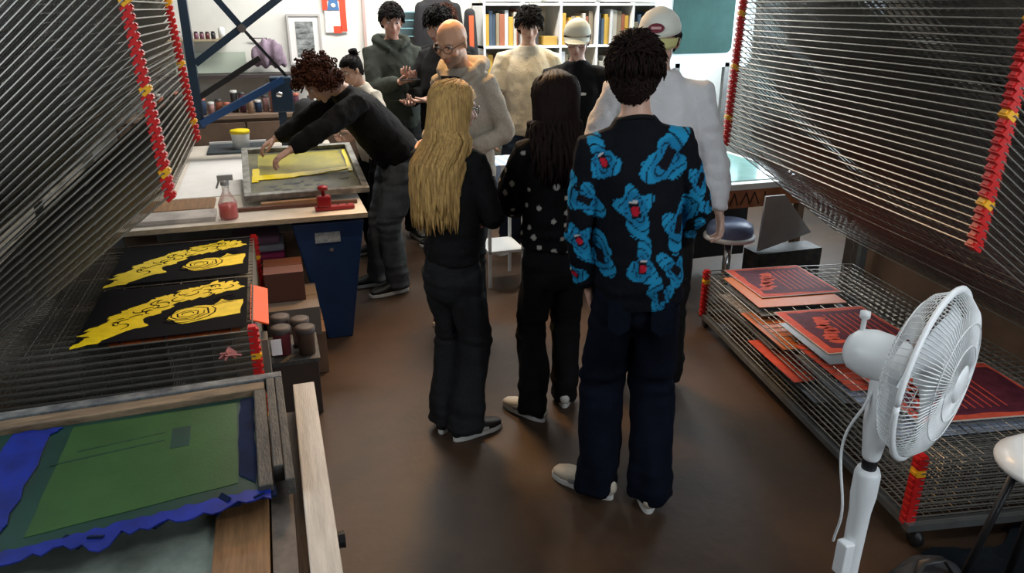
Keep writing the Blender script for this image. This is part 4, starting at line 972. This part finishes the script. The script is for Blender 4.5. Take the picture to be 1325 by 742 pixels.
        me = remesh(k, 'top', top['mat'], top.get('vox', .0095), 3, tf)
        if top.get('paint'): top['paint'](me, U, P0)
        tp = link(top.get('name', 'jumper'), me, t)
        if top.get('rib'):
            k = MB(); k.loft([up(.064 * math.cos(a), -.010 + .064 * math.sin(a), 1.512 - .024 * math.sin(a)) for a in np.linspace(0, 2 * PI, 25)], [.008] * 25, (0, 0, 1), 8, dome=False); part('neckband', k, top['rib'], tp, True)
        if top.get('zip'):
            k = MB(); k.loft([up(0, .160, 1.40), up(0, .166, 1.30), up(0, .150, 1.1), up(0, .14, .93)], [(.004, .003)] * 4, (1, 0, 0), 6); part('zip', k, CHROME, tp)
            k = MB(); k.add([up(-.050, .125, 1.50), up(.050, .125, 1.50), up(.0, .175, 1.30), up(-.045, .08, 1.485), up(.045, .08, 1.485), up(0, .11, 1.30)], [(0, 1, 2), (5, 4, 3), (0, 3, 4, 1), (1, 4, 5, 2), (2, 5, 3, 0)]); part('shirt_front', k, BCLOTH, tp)
            for s in (-1, 1):
                k = MB(); k.loft([up(s * .045, .150, 1.44), up(s * .05, .160, 1.36), up(s * .045, .168, 1.24)], [.0035] * 3, seg=6); part('drawstring', k, PAPER, tp, True)
        if top.get('pocket'):
            k = MB(); k.add([up(-.10, .155, .98), up(.10, .155, .98), up(.07, .165, 1.10), up(-.07, .165, 1.10), up(-.10, .10, .98), up(.10, .10, .98), up(.07, .10, 1.10), up(-.07, .10, 1.10)], [(0, 1, 2, 3), (7, 6, 5, 4), (0, 4, 5, 1), (1, 5, 6, 2), (2, 6, 7, 3), (3, 7, 4, 0)]); part('pocket', k, top['mat'], tp)
        if top.get('chest_mark'):
            k = MB(); k.prism([(-.02, -.008), (.02, -.010), (.022, .004), (0, .010), (-.022, .006)], 0, .002)
            o = part('chest_mark', k, PAPER, tp); o.location = up(-.055, .128 + e_ * .8, 1.33); o.rotation_euler = (R(84), 0, 0)
    # --- shoes
    if shoes:
        for i, f in enumerate(feet):
            k = MB()
            k.loft([(0, -.066, .052), (0, -.045, .060), (0, -.0, .068), (0, .05, .056), (0, .10, .045), (0, .15, .038), (0, .185, .033)], [(.030, .034), (.036, .042), (.038, .048), (.041, .038), (.046, .029), (.045, .024), (.033, .018)], (1, 0, 0), 18, p=2.4)
            sh_ = part('shoe', k, shoes[0], t, True, 0, (f[0], f[1], f[3] if len(f) > 3 else 0), (0, 0, R(f[2])))
            q = []
            for a in np.linspace(0, 2 * PI, 29)[:-1]:
                yy = math.sin(a); ww = .044 + .008 * yy - (.004 if abs(yy) < .3 else 0); q.append((ww * math.copysign(abs(math.cos(a)) ** .8, math.cos(a)), .063 + .148 * math.copysign(abs(yy) ** .92, yy)))
            k = MB(); k.prism(q, 0, .026); part('sole', k, shoes[1], sh_, False, .004)
            if len(shoes) > 2:
                for s in (-1, 1):
                    k = MB(); k.loft([(s * .040, -.03, .045), (s * .043, .04, .048), (s * .047, .10, .038)], [(.004, .016), (.004, .014), (.004, .010)], (1, 0, 0), 8); part('side_panel', k, shoes[2], sh_, True)
                k = MB(); k.loft([(0, -.100, .050), (0, -.085, .085)], [(.024, .005), (.02, .005)], (1, 0, 0), 8); pass
            for j in range(4):
                k = MB(); y_l = .045 + .022 * j; z_l = .098 - .010 * j; k.loft([(-.022, y_l, z_l - .008), (0, y_l, z_l - .001), (.022, y_l, z_l - .008)], [.003] * 3, seg=5); part('lace', k, shoes[1], sh_, True)
    # --- hair
    if hair:
        ty, hmt = hair['type'], hair['mat']; k = MB()
        if ty in ('short', 'cap'):
            kw = hair.get('mask', {}); scalp_shell(k, lambda p: hd(p), .010, **kw)
            ln = hair.get('len', .04)
            for p, nv in scalp_points(rr, hair.get('n', 900), **kw):
                if ty == 'cap' and p.z > .035: continue
                fl = Vector(hair.get('flow', (0, .5, -.2))) + Vector((rr.gauss(0, .35), rr.gauss(0, .35), rr.gauss(0, .25)))
                if p.y < -.03 and p.z < .06: fl = Vector((rr.gauss(0, .2), -.1, -1))
                if abs(p.x) > .05 and p.z < .05: fl = Vector((0, .0, -1))
                tn = fl - nv * fl.dot(nv); tn.normalize(); l_ = ln * rr.uniform(.6, 1.2) * (1 if p.z > .03 else .5)
                a = p - nv * .002; b = p + nv * (l_ * .16 + .009) + tn * l_ * .4; c = p + nv * (l_ * .20 + .006) + tn * l_
                k.loft([hd(a), hd(b), hd(c)], [.006, .0055, .001], HM @ tn.cross(nv), 4, dome=False)
            link('hair', k.mesh('hair', hmt, True), t)
        elif ty == 'curly':
            for p, nv in scalp_points(rr, 260, side=-.05, back=-.09):
                q = p + nv * rr.uniform(.01, hair.get('vol', .055)); ra = rr.uniform(.010, .016); ax = Vector((rr.gauss(0, 1), rr.gauss(0, 1), rr.gauss(0, 1))).normalized(); u1 = ax.orthogonal().normalized(); v1 = ax.cross(u1)
                k.loft([hd(q + (u1 * math.cos(a) + v1 * math.sin(a)) * ra + ax * a * .0035) for a in np.linspace(0, 9, 10)], [.0055] * 10, seg=5, dome=False)
            scalp_shell(k, lambda p: hd(p), .028, side=-.05, back=-.085)
            link('hair', k.mesh('hair', hmt, True), t)
        elif ty == 'bun':
            scalp_shell(k, lambda p: hd(p), .006)
            for p, nv in scalp_points(rr, 260):
                g = Vector((0, -.10, .085)) - p; g.normalize(); a = p + nv * .003; k.loft([hd(a), hd(p + g * .03 + nv * .009), hd(p + g * .06 + nv * .006)], [.006, .006, .002], seg=5, dome=False)
            for i_ in range(26):
                a = rr.uniform(0, 6.28); b = rr.uniform(-1, 1); c = Vector((0, -.085, .115)); r_ = .032
                k.loft([hd(c + Vector((r_ * math.cos(a + u), r_ * math.sin(a + u) * .8, r_ * .7 * math.sin(b + u * .6)))) for u in np.linspace(0, 2.6, 6)], [.004, .009, .010, .009, .007, .002], seg=6, dome=False)
            link('hair', k.mesh('hair', hmt, True), t)
        elif ty == 'long':
            vol = hair.get('vol', 0); scalp_shell(k, lambda p: hd(p), .003 + vol * .6, side=-.045, back=-.06)
            endz = hair['end']; nloc = hair.get('n', 300); spx = hair.get('spread', 1.0); sx = hair.get('shift', 0)
            for p, nv in scalp_points(rr, nloc, side=-.03, back=-.08):
                wp = hd(p); pts = [wp + (HM @ nv) * (.003 + vol)]
                rel = p - Vector((0, -.01, 0)); phi = math.atan2(p.x, -p.y + 1e-6)    # 0 = straight back, in the head frame
                if abs(phi) > R(112): phi = math.copysign(R(112) - (abs(phi) - R(112)) * .35, phi)
                z = p.z
                for st in (.112, .100, .082, .06, .03, .0, -.04, -.09):
                    if z > st + .01:
                        u = max(0.0, 1 - ((st - CR_C.z) / (CR_R.z + .014 + vol)) ** 2) ** .5 if st > -.04 else .95
                        lo_ = .9 if st < .03 else 0; rx, ry = (CR_R.x + .015 + vol) * max(u, lo_), (CR_R.y + .014 + vol) * max(u, lo_); hv = HM @ Vector((math.sin(phi) * rx, -math.cos(phi) * ry - .012, st)); pts.append(HC + hv)
                wd = HM @ Vector((math.sin(phi), -math.cos(phi), 0)); ang = math.atan2(wd.x, -wd.y)    # in the body frame
                ang = max(-R(125), min(R(125), ang)); ez = endz + rr.uniform(-.03, .12) + (.10 if abs(ang) > R(80) else 0)
                j = rr.uniform(-.014, .014); wv_ = rr.uniform(0, 6)
                z0 = pts[-1].z; n_ = 9
                for q_ in range(1, n_ + 1):
                    z = z0 + (ez - z0) * q_ / n_; f_ = min(1, (z0 - z) / .16)
                    rx = .088 + vol + (.118 * spx - .088 - vol) * f_ ; ry = .10 + vol + (.150 - .10 - vol) * f_
                    if z < 1.30: ry -= (1.30 - z) * .05
                    x = HC.x * (1 - f_) +  sx * f_ * min(1, q_ / 5) + (rx + j) * math.sin(ang * (1 - .12 * f_)) ; y = HC.y * (1 - f_) - .020 * f_ - (ry + j) * math.cos(ang)
                    pts.append(Vector((x + .006 * math.sin(wv_ + q_), y + .005 * math.cos(wv_ * 2 + q_), z)))
                m_ = len(pts); rad = [(.006, .004)] + [(.0115, .006)] * (m_ - 4) + [(.010, .0055), (.006, .004), (.0015, .001)]
                k.loft(pts, rad, (math.cos(ang), math.sin(ang), 0), 5, dome=False)
            link('hair', k.mesh('hair', hmt, True), t)
    # --- cap
    if cap:
        k = MB(); prof = [(.0, .098), (.03, .096), (.06, .082), (.082, .055), (.092, .022), (.093, .004), (.088, .002), (.0, .0)]
        vs = []; seg = 28; fs = []
        for (r_, z) in prof:
            for j in range(seg):
                a = 2 * PI * j / seg; vs.append(hd((max(r_, .001) * .96 * math.cos(a), -.006 + max(r_, .001) * 1.13 * math.sin(a), .045 + z + .010 * (math.sin(a)) * (1 if r_ > .05 else 0))))
        for i in range(len(prof) - 1):
            for j in range(seg): a = i * seg + j; b = i * seg + (j + 1) % seg; fs.append((a, b, b + seg, a + seg))
        k.add(vs, fs); cm = part('cap', k, cap['mat'], t, True)
        k = MB(); vs = []; fs = []; nu, nv_ = 15, 5
        for sgn in (0, .004):
            for i in range(nu):
                a = R(18 + 144 * i / (nu - 1))
                for j in range(nv_):
                    u = j / (nv_ - 1); x = .088 * math.cos(a) * (1 - .05 * u); y = -.006 + .100 * math.sin(a) + u * .070 * math.sin(a) ** .8; vs.append(hd((x, y, .052 - .022 * u - .26 * x * x / .088 + sgn)))
        for s_ in range(2):
            for i in range(nu - 1):
                for j in range(nv_ - 1): a = s_ * nu * nv_ + i * nv_ + j; q = (a, a + 1, a + nv_ + 1, a + nv_); fs.append(q if s_ else q[::-1])
        for i in range(nu - 1): a = i * nv_ + nv_ - 1; fs.append((a, a + nu * nv_, a + nv_ + nu * nv_, a + nv_))
        k.add(vs, fs); part('brim', k, cap.get('brim', cap['mat']), cm, True)
        if cap.get('badge'):
            k = MB(); k.ell((0, 0, 0), (.034, .004, .020), None, 18, 8); o = part('badge', k, cap['badge'], cm, True); o.location = hd((0, .094, .098)); o.rotation_euler = (HM @ Rx(R(32))).to_euler()
            k = MB(); k.box((-.020, -.0, -.005), (.020, .0055, .005)); o2 = part('badge_lettering', k, mat('badge_pink', (.6, .35, .33), .5), cm); o2.location = o.location; o2.rotation_euler = o.rotation_euler
    if glasses:
        g = MB()
        for s in (-1, 1):
            g.loft([hd((s * .033 + .024 * math.cos(a), .103 - .012 * abs(math.cos(a)) * (1 if s * math.cos(a) > 0 else 0), .008 + .018 * math.sin(a))) for a in np.linspace(0, 2 * PI, 17)], [.0022] * 17, HM @ Vector((0, 1, 0)), 5, dome=False)
            g.loft([hd((s * .057, .092, .012)), hd((s * .078, .05, .014)), hd((s * .084, -.01, .008))], [.002] * 3, seg=5)
        g.loft([hd((-.010, .104, .012)), hd((.010, .104, .012))], [.002] * 2, seg=5)
        part('glasses', g, mat('glasses_frame', (.05, .03, .025), .3), t, True)
    return t, hd, up, arms, HM

# print colours for the patterned shirt: plain splash shapes
def splash_paint(me, U, P0):
    n = len(me.vertices); co = np.empty(n * 3); me.vertices.foreach_get('co', co); co = co.reshape(-1, 3)
    lc = (co - np.array(P0)) @ np.array(U.inverted()).T
    x, y, z = lc[:, 0], lc[:, 1], lc[:, 2] + .96
    u = np.where(np.abs(x) < .205, x + np.sign(x) * 0, x); v = z
    bk = y < .04
    col = np.tile(np.array((.004, .005, .008)), (n, 1))
    C1, C2, C3 = np.array((.010, .165, .33)), np.array((.014, .225, .42)), np.array((.45, .012, .03))
    mot = [(-.115, 1.40, .060, 20), (.095, 1.395, .085, -35), (-.185, 1.27, .062, 60), (-.02, 1.24, .072, 10), (.135, 1.16, .075, -15), (-.14, 1.06, .060, 5), (.00, 1.035, .060, -5), (.12, 1.00, .055, 40),
           (.06, .925, .058, 10), (-.21, 1.12, .055, 20), (.215, 1.30, .055, -20), (.225, 1.08, .05, 10), (-.235, .98, .045, 50), (-.25, 1.35, .05, 0), (.27, 1.2, .05, 80)]
    for mi, (cx, cz, r, an) in enumerate(mot):
        dx, dz = u - cx, v - cz; ca, sa = math.cos(R(an)), math.sin(R(an)); a_, b_ = dx * ca + dz * sa, -dx * sa + dz * ca
        th = np.arctan2(a_, b_); rd = np.hypot(a_ * 1.35, b_ * .85)
        lob = 1 + .33 * np.cos(5 * th) * (np.cos(th) > 0) * np.cos(th) + .28 * np.cos(3 * th + mi)
        inside = rd < r * lob
        ring = np.abs(np.sin(rd / r * 7.5 + 1.5 * np.sin(3 * th + mi))) < .26
        sh = np.where(ring[:, None], col, np.where((rd < r * .75)[:, None], C1, C2))
        col = np.where((inside & ~ring)[:, None], sh, col)
        q = (np.abs(a_) < r * .22) & (np.abs(b_) < r * .42); col = np.where(q[:, None], np.array((.006, .006, .01)), col)
        if mi % 3 == 0:
            q = (np.hypot(a_ / (r * .18), (b_ + r * .06) / (r * .26)) < 1); col = np.where(q[:, None], C3, col)
            q = (np.abs(a_) < r * .18) & (np.abs(b_ - r * .38) < r * .06); col = np.where(q[:, None], np.array((.5, .5, .5)), col)
    vcol(me, 'Col', col)
def dot_paint(me, U, P0):
    n = len(me.vertices); co = np.empty(n * 3); me.vertices.foreach_get('co', co); co = co.reshape(-1, 3); col = np.tile(np.array((.004, .004, .005)), (n, 1))
    rr = random.Random(12); pts = []
    tries = 0
    while len(pts) < 130 and tries < 20000:
        tries += 1; p = co[rr.randrange(n)]
        if all(np.sum((p - q) ** 2) > .052 ** 2 for q in pts): pts.append(p)
    for p in pts:
        r = rr.uniform(.010, .0145); col[((co - p) ** 2).sum(1) < r * r] = (.42, .40, .36)
    vcol(me, 'Col', col)

def cloth(name, c, **kw):
    d = dict(spec=.12, rough=.9, var=.12, vscale=10, bump=.35, bscale=70); d.update(kw); rough = d.pop('rough'); return mat(name, c, rough, **d)
K_BLACK = cloth('black_jersey', (.0035, .0035, .004), spec=.25); K_NAVY = cloth('navy_denim', (.003, .005, .012), bscale=200); K_CHAR = cloth('charcoal_twill', (.017, .018, .019))
K_OLIVE = cloth('dark_olive_fleece', (.040, .046, .038)); K_MARL = cloth('oat_marl', (.38, .34, .28), var=.12, vscale=90); K_CREAM = cloth('cream_cotton', (.66, .57, .42)); K_WHITE = cloth('white_fleece', (.66, .65, .66), var=.05)
K_GREYJ = cloth('grey_denim', (.07, .08, .09), var=.3); K_STONE = cloth('stone_cotton', (.55, .50, .42)); K_BLUEJ = cloth('dark_blue_denim', (.02, .03, .05))
SH_W = mat('shoe_white', (.62, .60, .54), .5); SH_C = mat('shoe_cream', (.55, .48, .38), .55); SOLE = mat('sole_white', (.66, .65, .62), .55); SH_B = mat('shoe_black', (.01, .01, .01), .5); SH_G = mat('shoe_grey', (.2, .2, .2), .6)
H_BLACK = hair_mat('hair_black', (.008, .006, .005), (.004, .003, .003)); H_DARK = hair_mat('hair_dark_brown', (.020, .009, .006), (.005, .003, .003)); H_BLOND = hair_mat('hair_blonde', (.60, .38, .13), (.24, .14, .055))
H_AUB = hair_mat('hair_auburn', (.085, .026, .012), (.020, .008, .005))

SPL = mat('splash_cotton', (.02, .02, .02), .85, spec=.12, attr='Col', bump=.3, bscale=80); DOT = mat('dotted_blouse', (.02, .02, .02), .8, spec=.12, attr='Col', bump=.3, bscale=60)

# boy in the patterned shirt, nearest
person('person in black shirt with blue splash shapes, back turned, nearest the camera', (1.20, 2.215, 0), (.36, .93), 1.785, 1, side=-5,
       head=(-14, 8, 2), hands=((-.18, .05, .90), (.16, .24, 1.02)), elb=((-1, -.5, 0), (.8, -.8, -.4)), palm=((1, 0, 0), (-.3, 0, 1)), feet=((-.12, .02, 55), (.085, -.03, -2)),
       top=dict(mat=SPL, hem=.865, ease=.030, sleeve=.050, cuff=.050, short=False, paint=splash_paint, vox=.0055, rib=K_BLACK, name='shirt', fold=.9), pants=dict(mat=K_NAVY, knee=.088, hem=.088, ease=.014, hemz=.04, pocket=True),
       hair=dict(type='short', mat=H_DARK, len=.05, n=1700, mask=dict(back=-.10)), shoes=(SH_C, SOLE, SH_G), skin=(.52, .31, .23), slim=.84)
# blonde woman
person('young woman with very long blonde hair in a black top and charcoal wide trousers', (.675, 2.90, 0), (.62, .78), 1.60, 2,
       head=(-38, 10, 0), hands=((-.02, .27, 1.16), (.08, .25, 1.10)), elb=((-.5, -.2, -1), (.5, -.2, -1)), palm=((0, -1, 0), (0, -1, 0)), feet=((-.075, .02, 5), (.07, -.03, -35)),
       top=dict(mat=K_BLACK, hem=.95, ease=.02, sleeve=.048, cuff=.036, name='jumper', collar=True), pants=dict(mat=K_CHAR, knee=.080, hem=.086, ease=.014, hemz=.04),
       hair=dict(type='long', mat=H_BLOND, end=1.14, n=480, spread=1.12, vol=.008, shift=-.035), shoes=(SH_B, SOLE, SH_W), skin=(.60, .36, .28), glasses=True, slim=.80)
# dark haired woman with dots
person('woman with long dark hair in a black blouse with white dots, back turned', (1.145, 2.92, 0), (.20, .98), 1.61, 3,
       head=(3, 8, 0), hands=((-.10, .27, 1.10), (.10, .27, 1.10)), elb=((-.5, -.1, -1), (.5, -.1, -1)), palm=((0, -1, 0), (0, -1, 0)), feet=((-.10, -.03, 42), (.10, .12, -10)),
       top=dict(mat=DOT, hem=.965, ease=.034, sleeve=.070, cuff=.05, name='blouse', paint=dot_paint, vox=.006), pants=dict(mat=K_BLACK, knee=.085, hem=.075, ease=.02, hemz=.03),
       hair=dict(type='long', mat=H_DARK, end=1.31, n=480, spread=1.12, vol=.020), shoes=(SH_W, SOLE, SH_G), skin=(.5, .3, .22), slim=.88)
# white sweatshirt man
person('tall man in white sweatshirt and badged white cap, facing the patterned shirt', (1.70, 3.08, 0), (-.50, -.86), 1.86, 4,
       head=(-6, 20, 0), slim=1.08, hands=((-.33, .03, .86), (.22, .20, .98)), elb=((-1, -.6, 0), (1, -.6, 0)), palm=((1, .3, 0), (-1, 0, 0)), feet=((-.12, .05, 10), (.14, .0, -12)),
       top=dict(mat=K_WHITE, hem=.88, ease=.04, sleeve=.056, cuff=.036, name='sweatshirt', collar=True, fold=1.5), pants=dict(mat=K_BLACK, knee=.09, hem=.09), hair=dict(type='cap', mat=H_DARK, len=.025),
       cap=dict(mat=mat('cap_white', (.72, .72, .64), .7, bump=.1), brim=mat('cap_brim_yellow', (.55, .52, .22), .7), badge=mat('badge_maroon', (.16, .012, .03), .6)), shoes=(SH_B, SH_B), skin=(.55, .35, .27))
# bald man
_, hd, up, arms, HM = person('bald man with glasses in an oatmeal zip hoodie, looking down to the table', (1.06, 4.10, 0), (-.72, -.69), 1.83, 5,
       bend=6, head=(0, 22, 0), neck_fwd=.02, world_hands=True, hands=((1.02, 3.86, 1.13), (.83, 4.02, 1.17)), elb=((-.6, -1, -.4), (.6, -1, -.4)), palm=((0, 0, -1), (0, 0, -1)), feet=((-.10, .14, 10), (.12, -.05, -12)), curl=(25, 45),
       top=dict(mat=K_MARL, hem=.88, ease=.032, sleeve=.052, cuff=.040, hood=True, zip=True, name='hoodie', fold=1.2), pants=dict(mat=K_BLACK, knee=.08, hem=.075), shoes=(mat('shoe_maroon', (.10, .015, .015), .5), SH_C),
       skin=(.60, .33, .20), beard=((.20, .15, .12), .75), glasses=True, slim=.86)
# hooded olive man
person('man in a dark olive hoodie holding a phone before the white back wall', (0.99, 6.12, 0), (.05, -1), 1.90, 6,
       head=(-5, 14, 0), hands=((-.06, .30, 1.27), (.02, .32, 1.25)), elb=((-.5, -.2, -1), (.5, -.2, -1)), palm=((0, 0, 1), (0, 0, 1)), curl=(40, 40),
       top=dict(mat=K_OLIVE, hem=.88, ease=.04, sleeve=.06, cuff=.04, hood=True, pocket=True, name='hoodie'), pants=dict(mat=K_BLACK, knee=.09, hem=.085), hair=dict(type='short', mat=H_BLACK, len=.045, n=800), shoes=(SH_B, SOLE), skin=(.50, .28, .21), vox=.009)
person('dark-haired man in a black jacket looking left beside the olive hoodie', (1.32, 5.76, 0), (-.75, -.66), 1.88, 7,
       head=(0, 22, 0), hands=((-.05, .30, 1.16), (.08, .30, 1.14)), elb=((-.5, -.2, -1), (.5, -.2, -1)), palm=((0, 0, 1), (0, 0, 1)),
       top=dict(mat=K_BLACK, hem=.90, ease=.045, sleeve=.06, cuff=.04, name='jacket'), pants=dict(mat=K_BLACK, knee=.09, hem=.085), hair=dict(type='short', mat=H_BLACK, len=.055, n=800), shoes=(SH_B, SOLE), skin=(.52, .31, .24), vox=.009)
person('red-brown haired person in black half hidden directly behind the bald man', (1.47, 6.32, 0), (-.3, -.95), 1.88, 8,
       head=(0, 5, 0), top=dict(mat=K_BLACK, hem=.90, ease=.05, name='jacket', collar=True), pants=dict(mat=K_BLACK, knee=.09, hem=.085), hair=dict(type='short', mat=H_AUB, len=.06, n=800), shoes=(SH_B, SH_B), skin=(.55, .35, .28), vox=.009)
person('man with a black fringe in a cream T-shirt before the bookcase', (1.90, 5.45, 0), (-.25, -.97), 1.87, 9,
       head=(0, 12, 0), hands=((-.22, -.05, .86), (.27, .04, .84)), feet=((-.10, .02, 8), (.13, .02, -30)), top=dict(mat=K_CREAM, hem=.90, ease=.04, short=True, name='t_shirt', collar=True), pants=dict(mat=K_BLUEJ, knee=.09, hem=.09), hair=dict(type='short', mat=H_BLACK, len=.06, n=900, mask=dict(fr=.045)), shoes=(SH_W, SOLE), skin=(.55, .33, .24), vox=.009)
person('man in a plain cream cap, glasses and black T-shirt before the bookcase', (1.99, 4.72, 0), (-.45, -.89), 1.79, 10,
       head=(0, 16, 0), top=dict(mat=K_BLACK, hem=.90, ease=.045, short=True, name='t_shirt', chest_mark=True), pants=dict(mat=K_BLACK, knee=.09, hem=.09), hair=dict(type='cap', mat=H_DARK, len=.02),
       cap=dict(mat=mat('cap_cream', (.62, .60, .48), .7, bump=.1)), glasses=True, shoes=(SH_B, SOLE), skin=(.60, .38, .30), vox=.009)
# person bending over the table
person('person with curly auburn hair in a black jumper bending over the yellow screen', (.72, 4.86, 0), (-.93, -.14), 1.76, 11,
       bend=40, twist=0, head=(0, 48, 0), neck_fwd=.03, hands=((-.05, 4.45, .99), (-.03, 5.02, 1.03)), world_hands=True, elb=((-.8, -.3, .2), (.8, -.3, .2)), palm=((0, 0, -1), (0, 0, -1)), feet=((-.09, .02, 5), (.12, .10, -8)),
       top=dict(mat=K_BLACK, hem=.96, ease=.045, sleeve=.062, cuff=.04, name='jumper'), pants=dict(mat=K_GREYJ, knee=.085, hem=.08), hair=dict(type='curly', mat=H_AUB, vol=.06), shoes=(SH_B, SOLE), skin=(.5, .3, .23))
person('person with a black hair bun in a pale jacket working behind the bending person', (.74, 5.66, 0), (-.80, -.45), 1.58, 12,
       bend=16, head=(0, 22, 0), hands=((-.15, .30, 1.12), (.12, .30, 1.12)), top=dict(mat=K_STONE, hem=.88, ease=.045, collar=True, name='jacket'), pants=dict(mat=K_BLACK, knee=.085, hem=.085), hair=dict(type='bun', mat=H_BLACK), shoes=(SH_B, SOLE), skin=(.55, .32, .22), vox=.009)
# phone in the hands of the olive hoodie man
_p = next(o for o in bpy.data.objects if o.name.startswith('person') and 'olive' in o.get('label', ''))
_m = Matrix.Translation(_p.location) @ Matrix.Rotation(_p.rotation_euler.z, 4, 'Z') @ Matrix.Scale(_p.scale.x, 4)
t = thing('phone', 'black phone held by the man in the olive hoodie', 'phone', _m @ Vector((-.02, .43, 1.275)))
part('case', bx((-.075, -.038, -.005), (.075, .038, .004)), BLACKP, t, bevel=.003); part('phone_screen', bx((-.070, -.034, .004), (.070, .034, .005)), mat('phone_glass', (.02, .025, .03), .1), t)

# black rucksack on the back of the printing table, trolley between the people
t = thing('rucksack', 'black rucksack standing on the far end of the printing table', 'bag', (.30, 6.42, .805))
k = MB(); k.loft([(0, 0, .03), (0, 0, .15), (0, .01, .28)], [(.13, .09), (.14, .10), (.10, .07)], (1, 0, 0), 16); part('body', k, BCLOTH, t, True)
k = MB(); k.loft([(-.07, -.105, .04), (-.07, -.105, .16), (.07, -.105, .16), (.07, -.105, .04)], [.012] * 4, seg=6); part('strap', k, BLACKP, t, True)
t = thing('trolley', 'white trolley hung with pale blue striped cloth behind the blonde woman', 'trolley', (1.47, 4.80, 0))
part('top_tray', bx((-.13, -.16, .84), (.13, .16, .865)), WHITEP, t, bevel=.003)
part('lower_tray', bx((-.13, -.16, .25), (.13, .16, .27)), WHITEP, t, bevel=.003)
for sx in (-1, 1):
    for sy in (-1, 1): part('leg', bx((sx * .12 - .01, sy * .15 - .01, 0), (sx * .12 + .01, sy * .15 + .01, .84)), WHITEP, t)
t = thing('striped_cloth', 'pale blue and white striped cloth draped over the white trolley', 'cloth', (1.47, 4.80, .866))
ca, cb_ = mat('cloth_pale_blue', (.38, .50, .72), .9), mat('cloth_white', (.78, .80, .84), .9)
for i in range(9):
    x0 = -.14 + .031 * i; k = MB(); k.box((x0, -.175, -.26), (x0 + .031, -.168, .006)); k.box((x0, -.168, .0005), (x0 + .031, .165, .006)); part('stripe', k, [ca, cb_][i % 2], t)
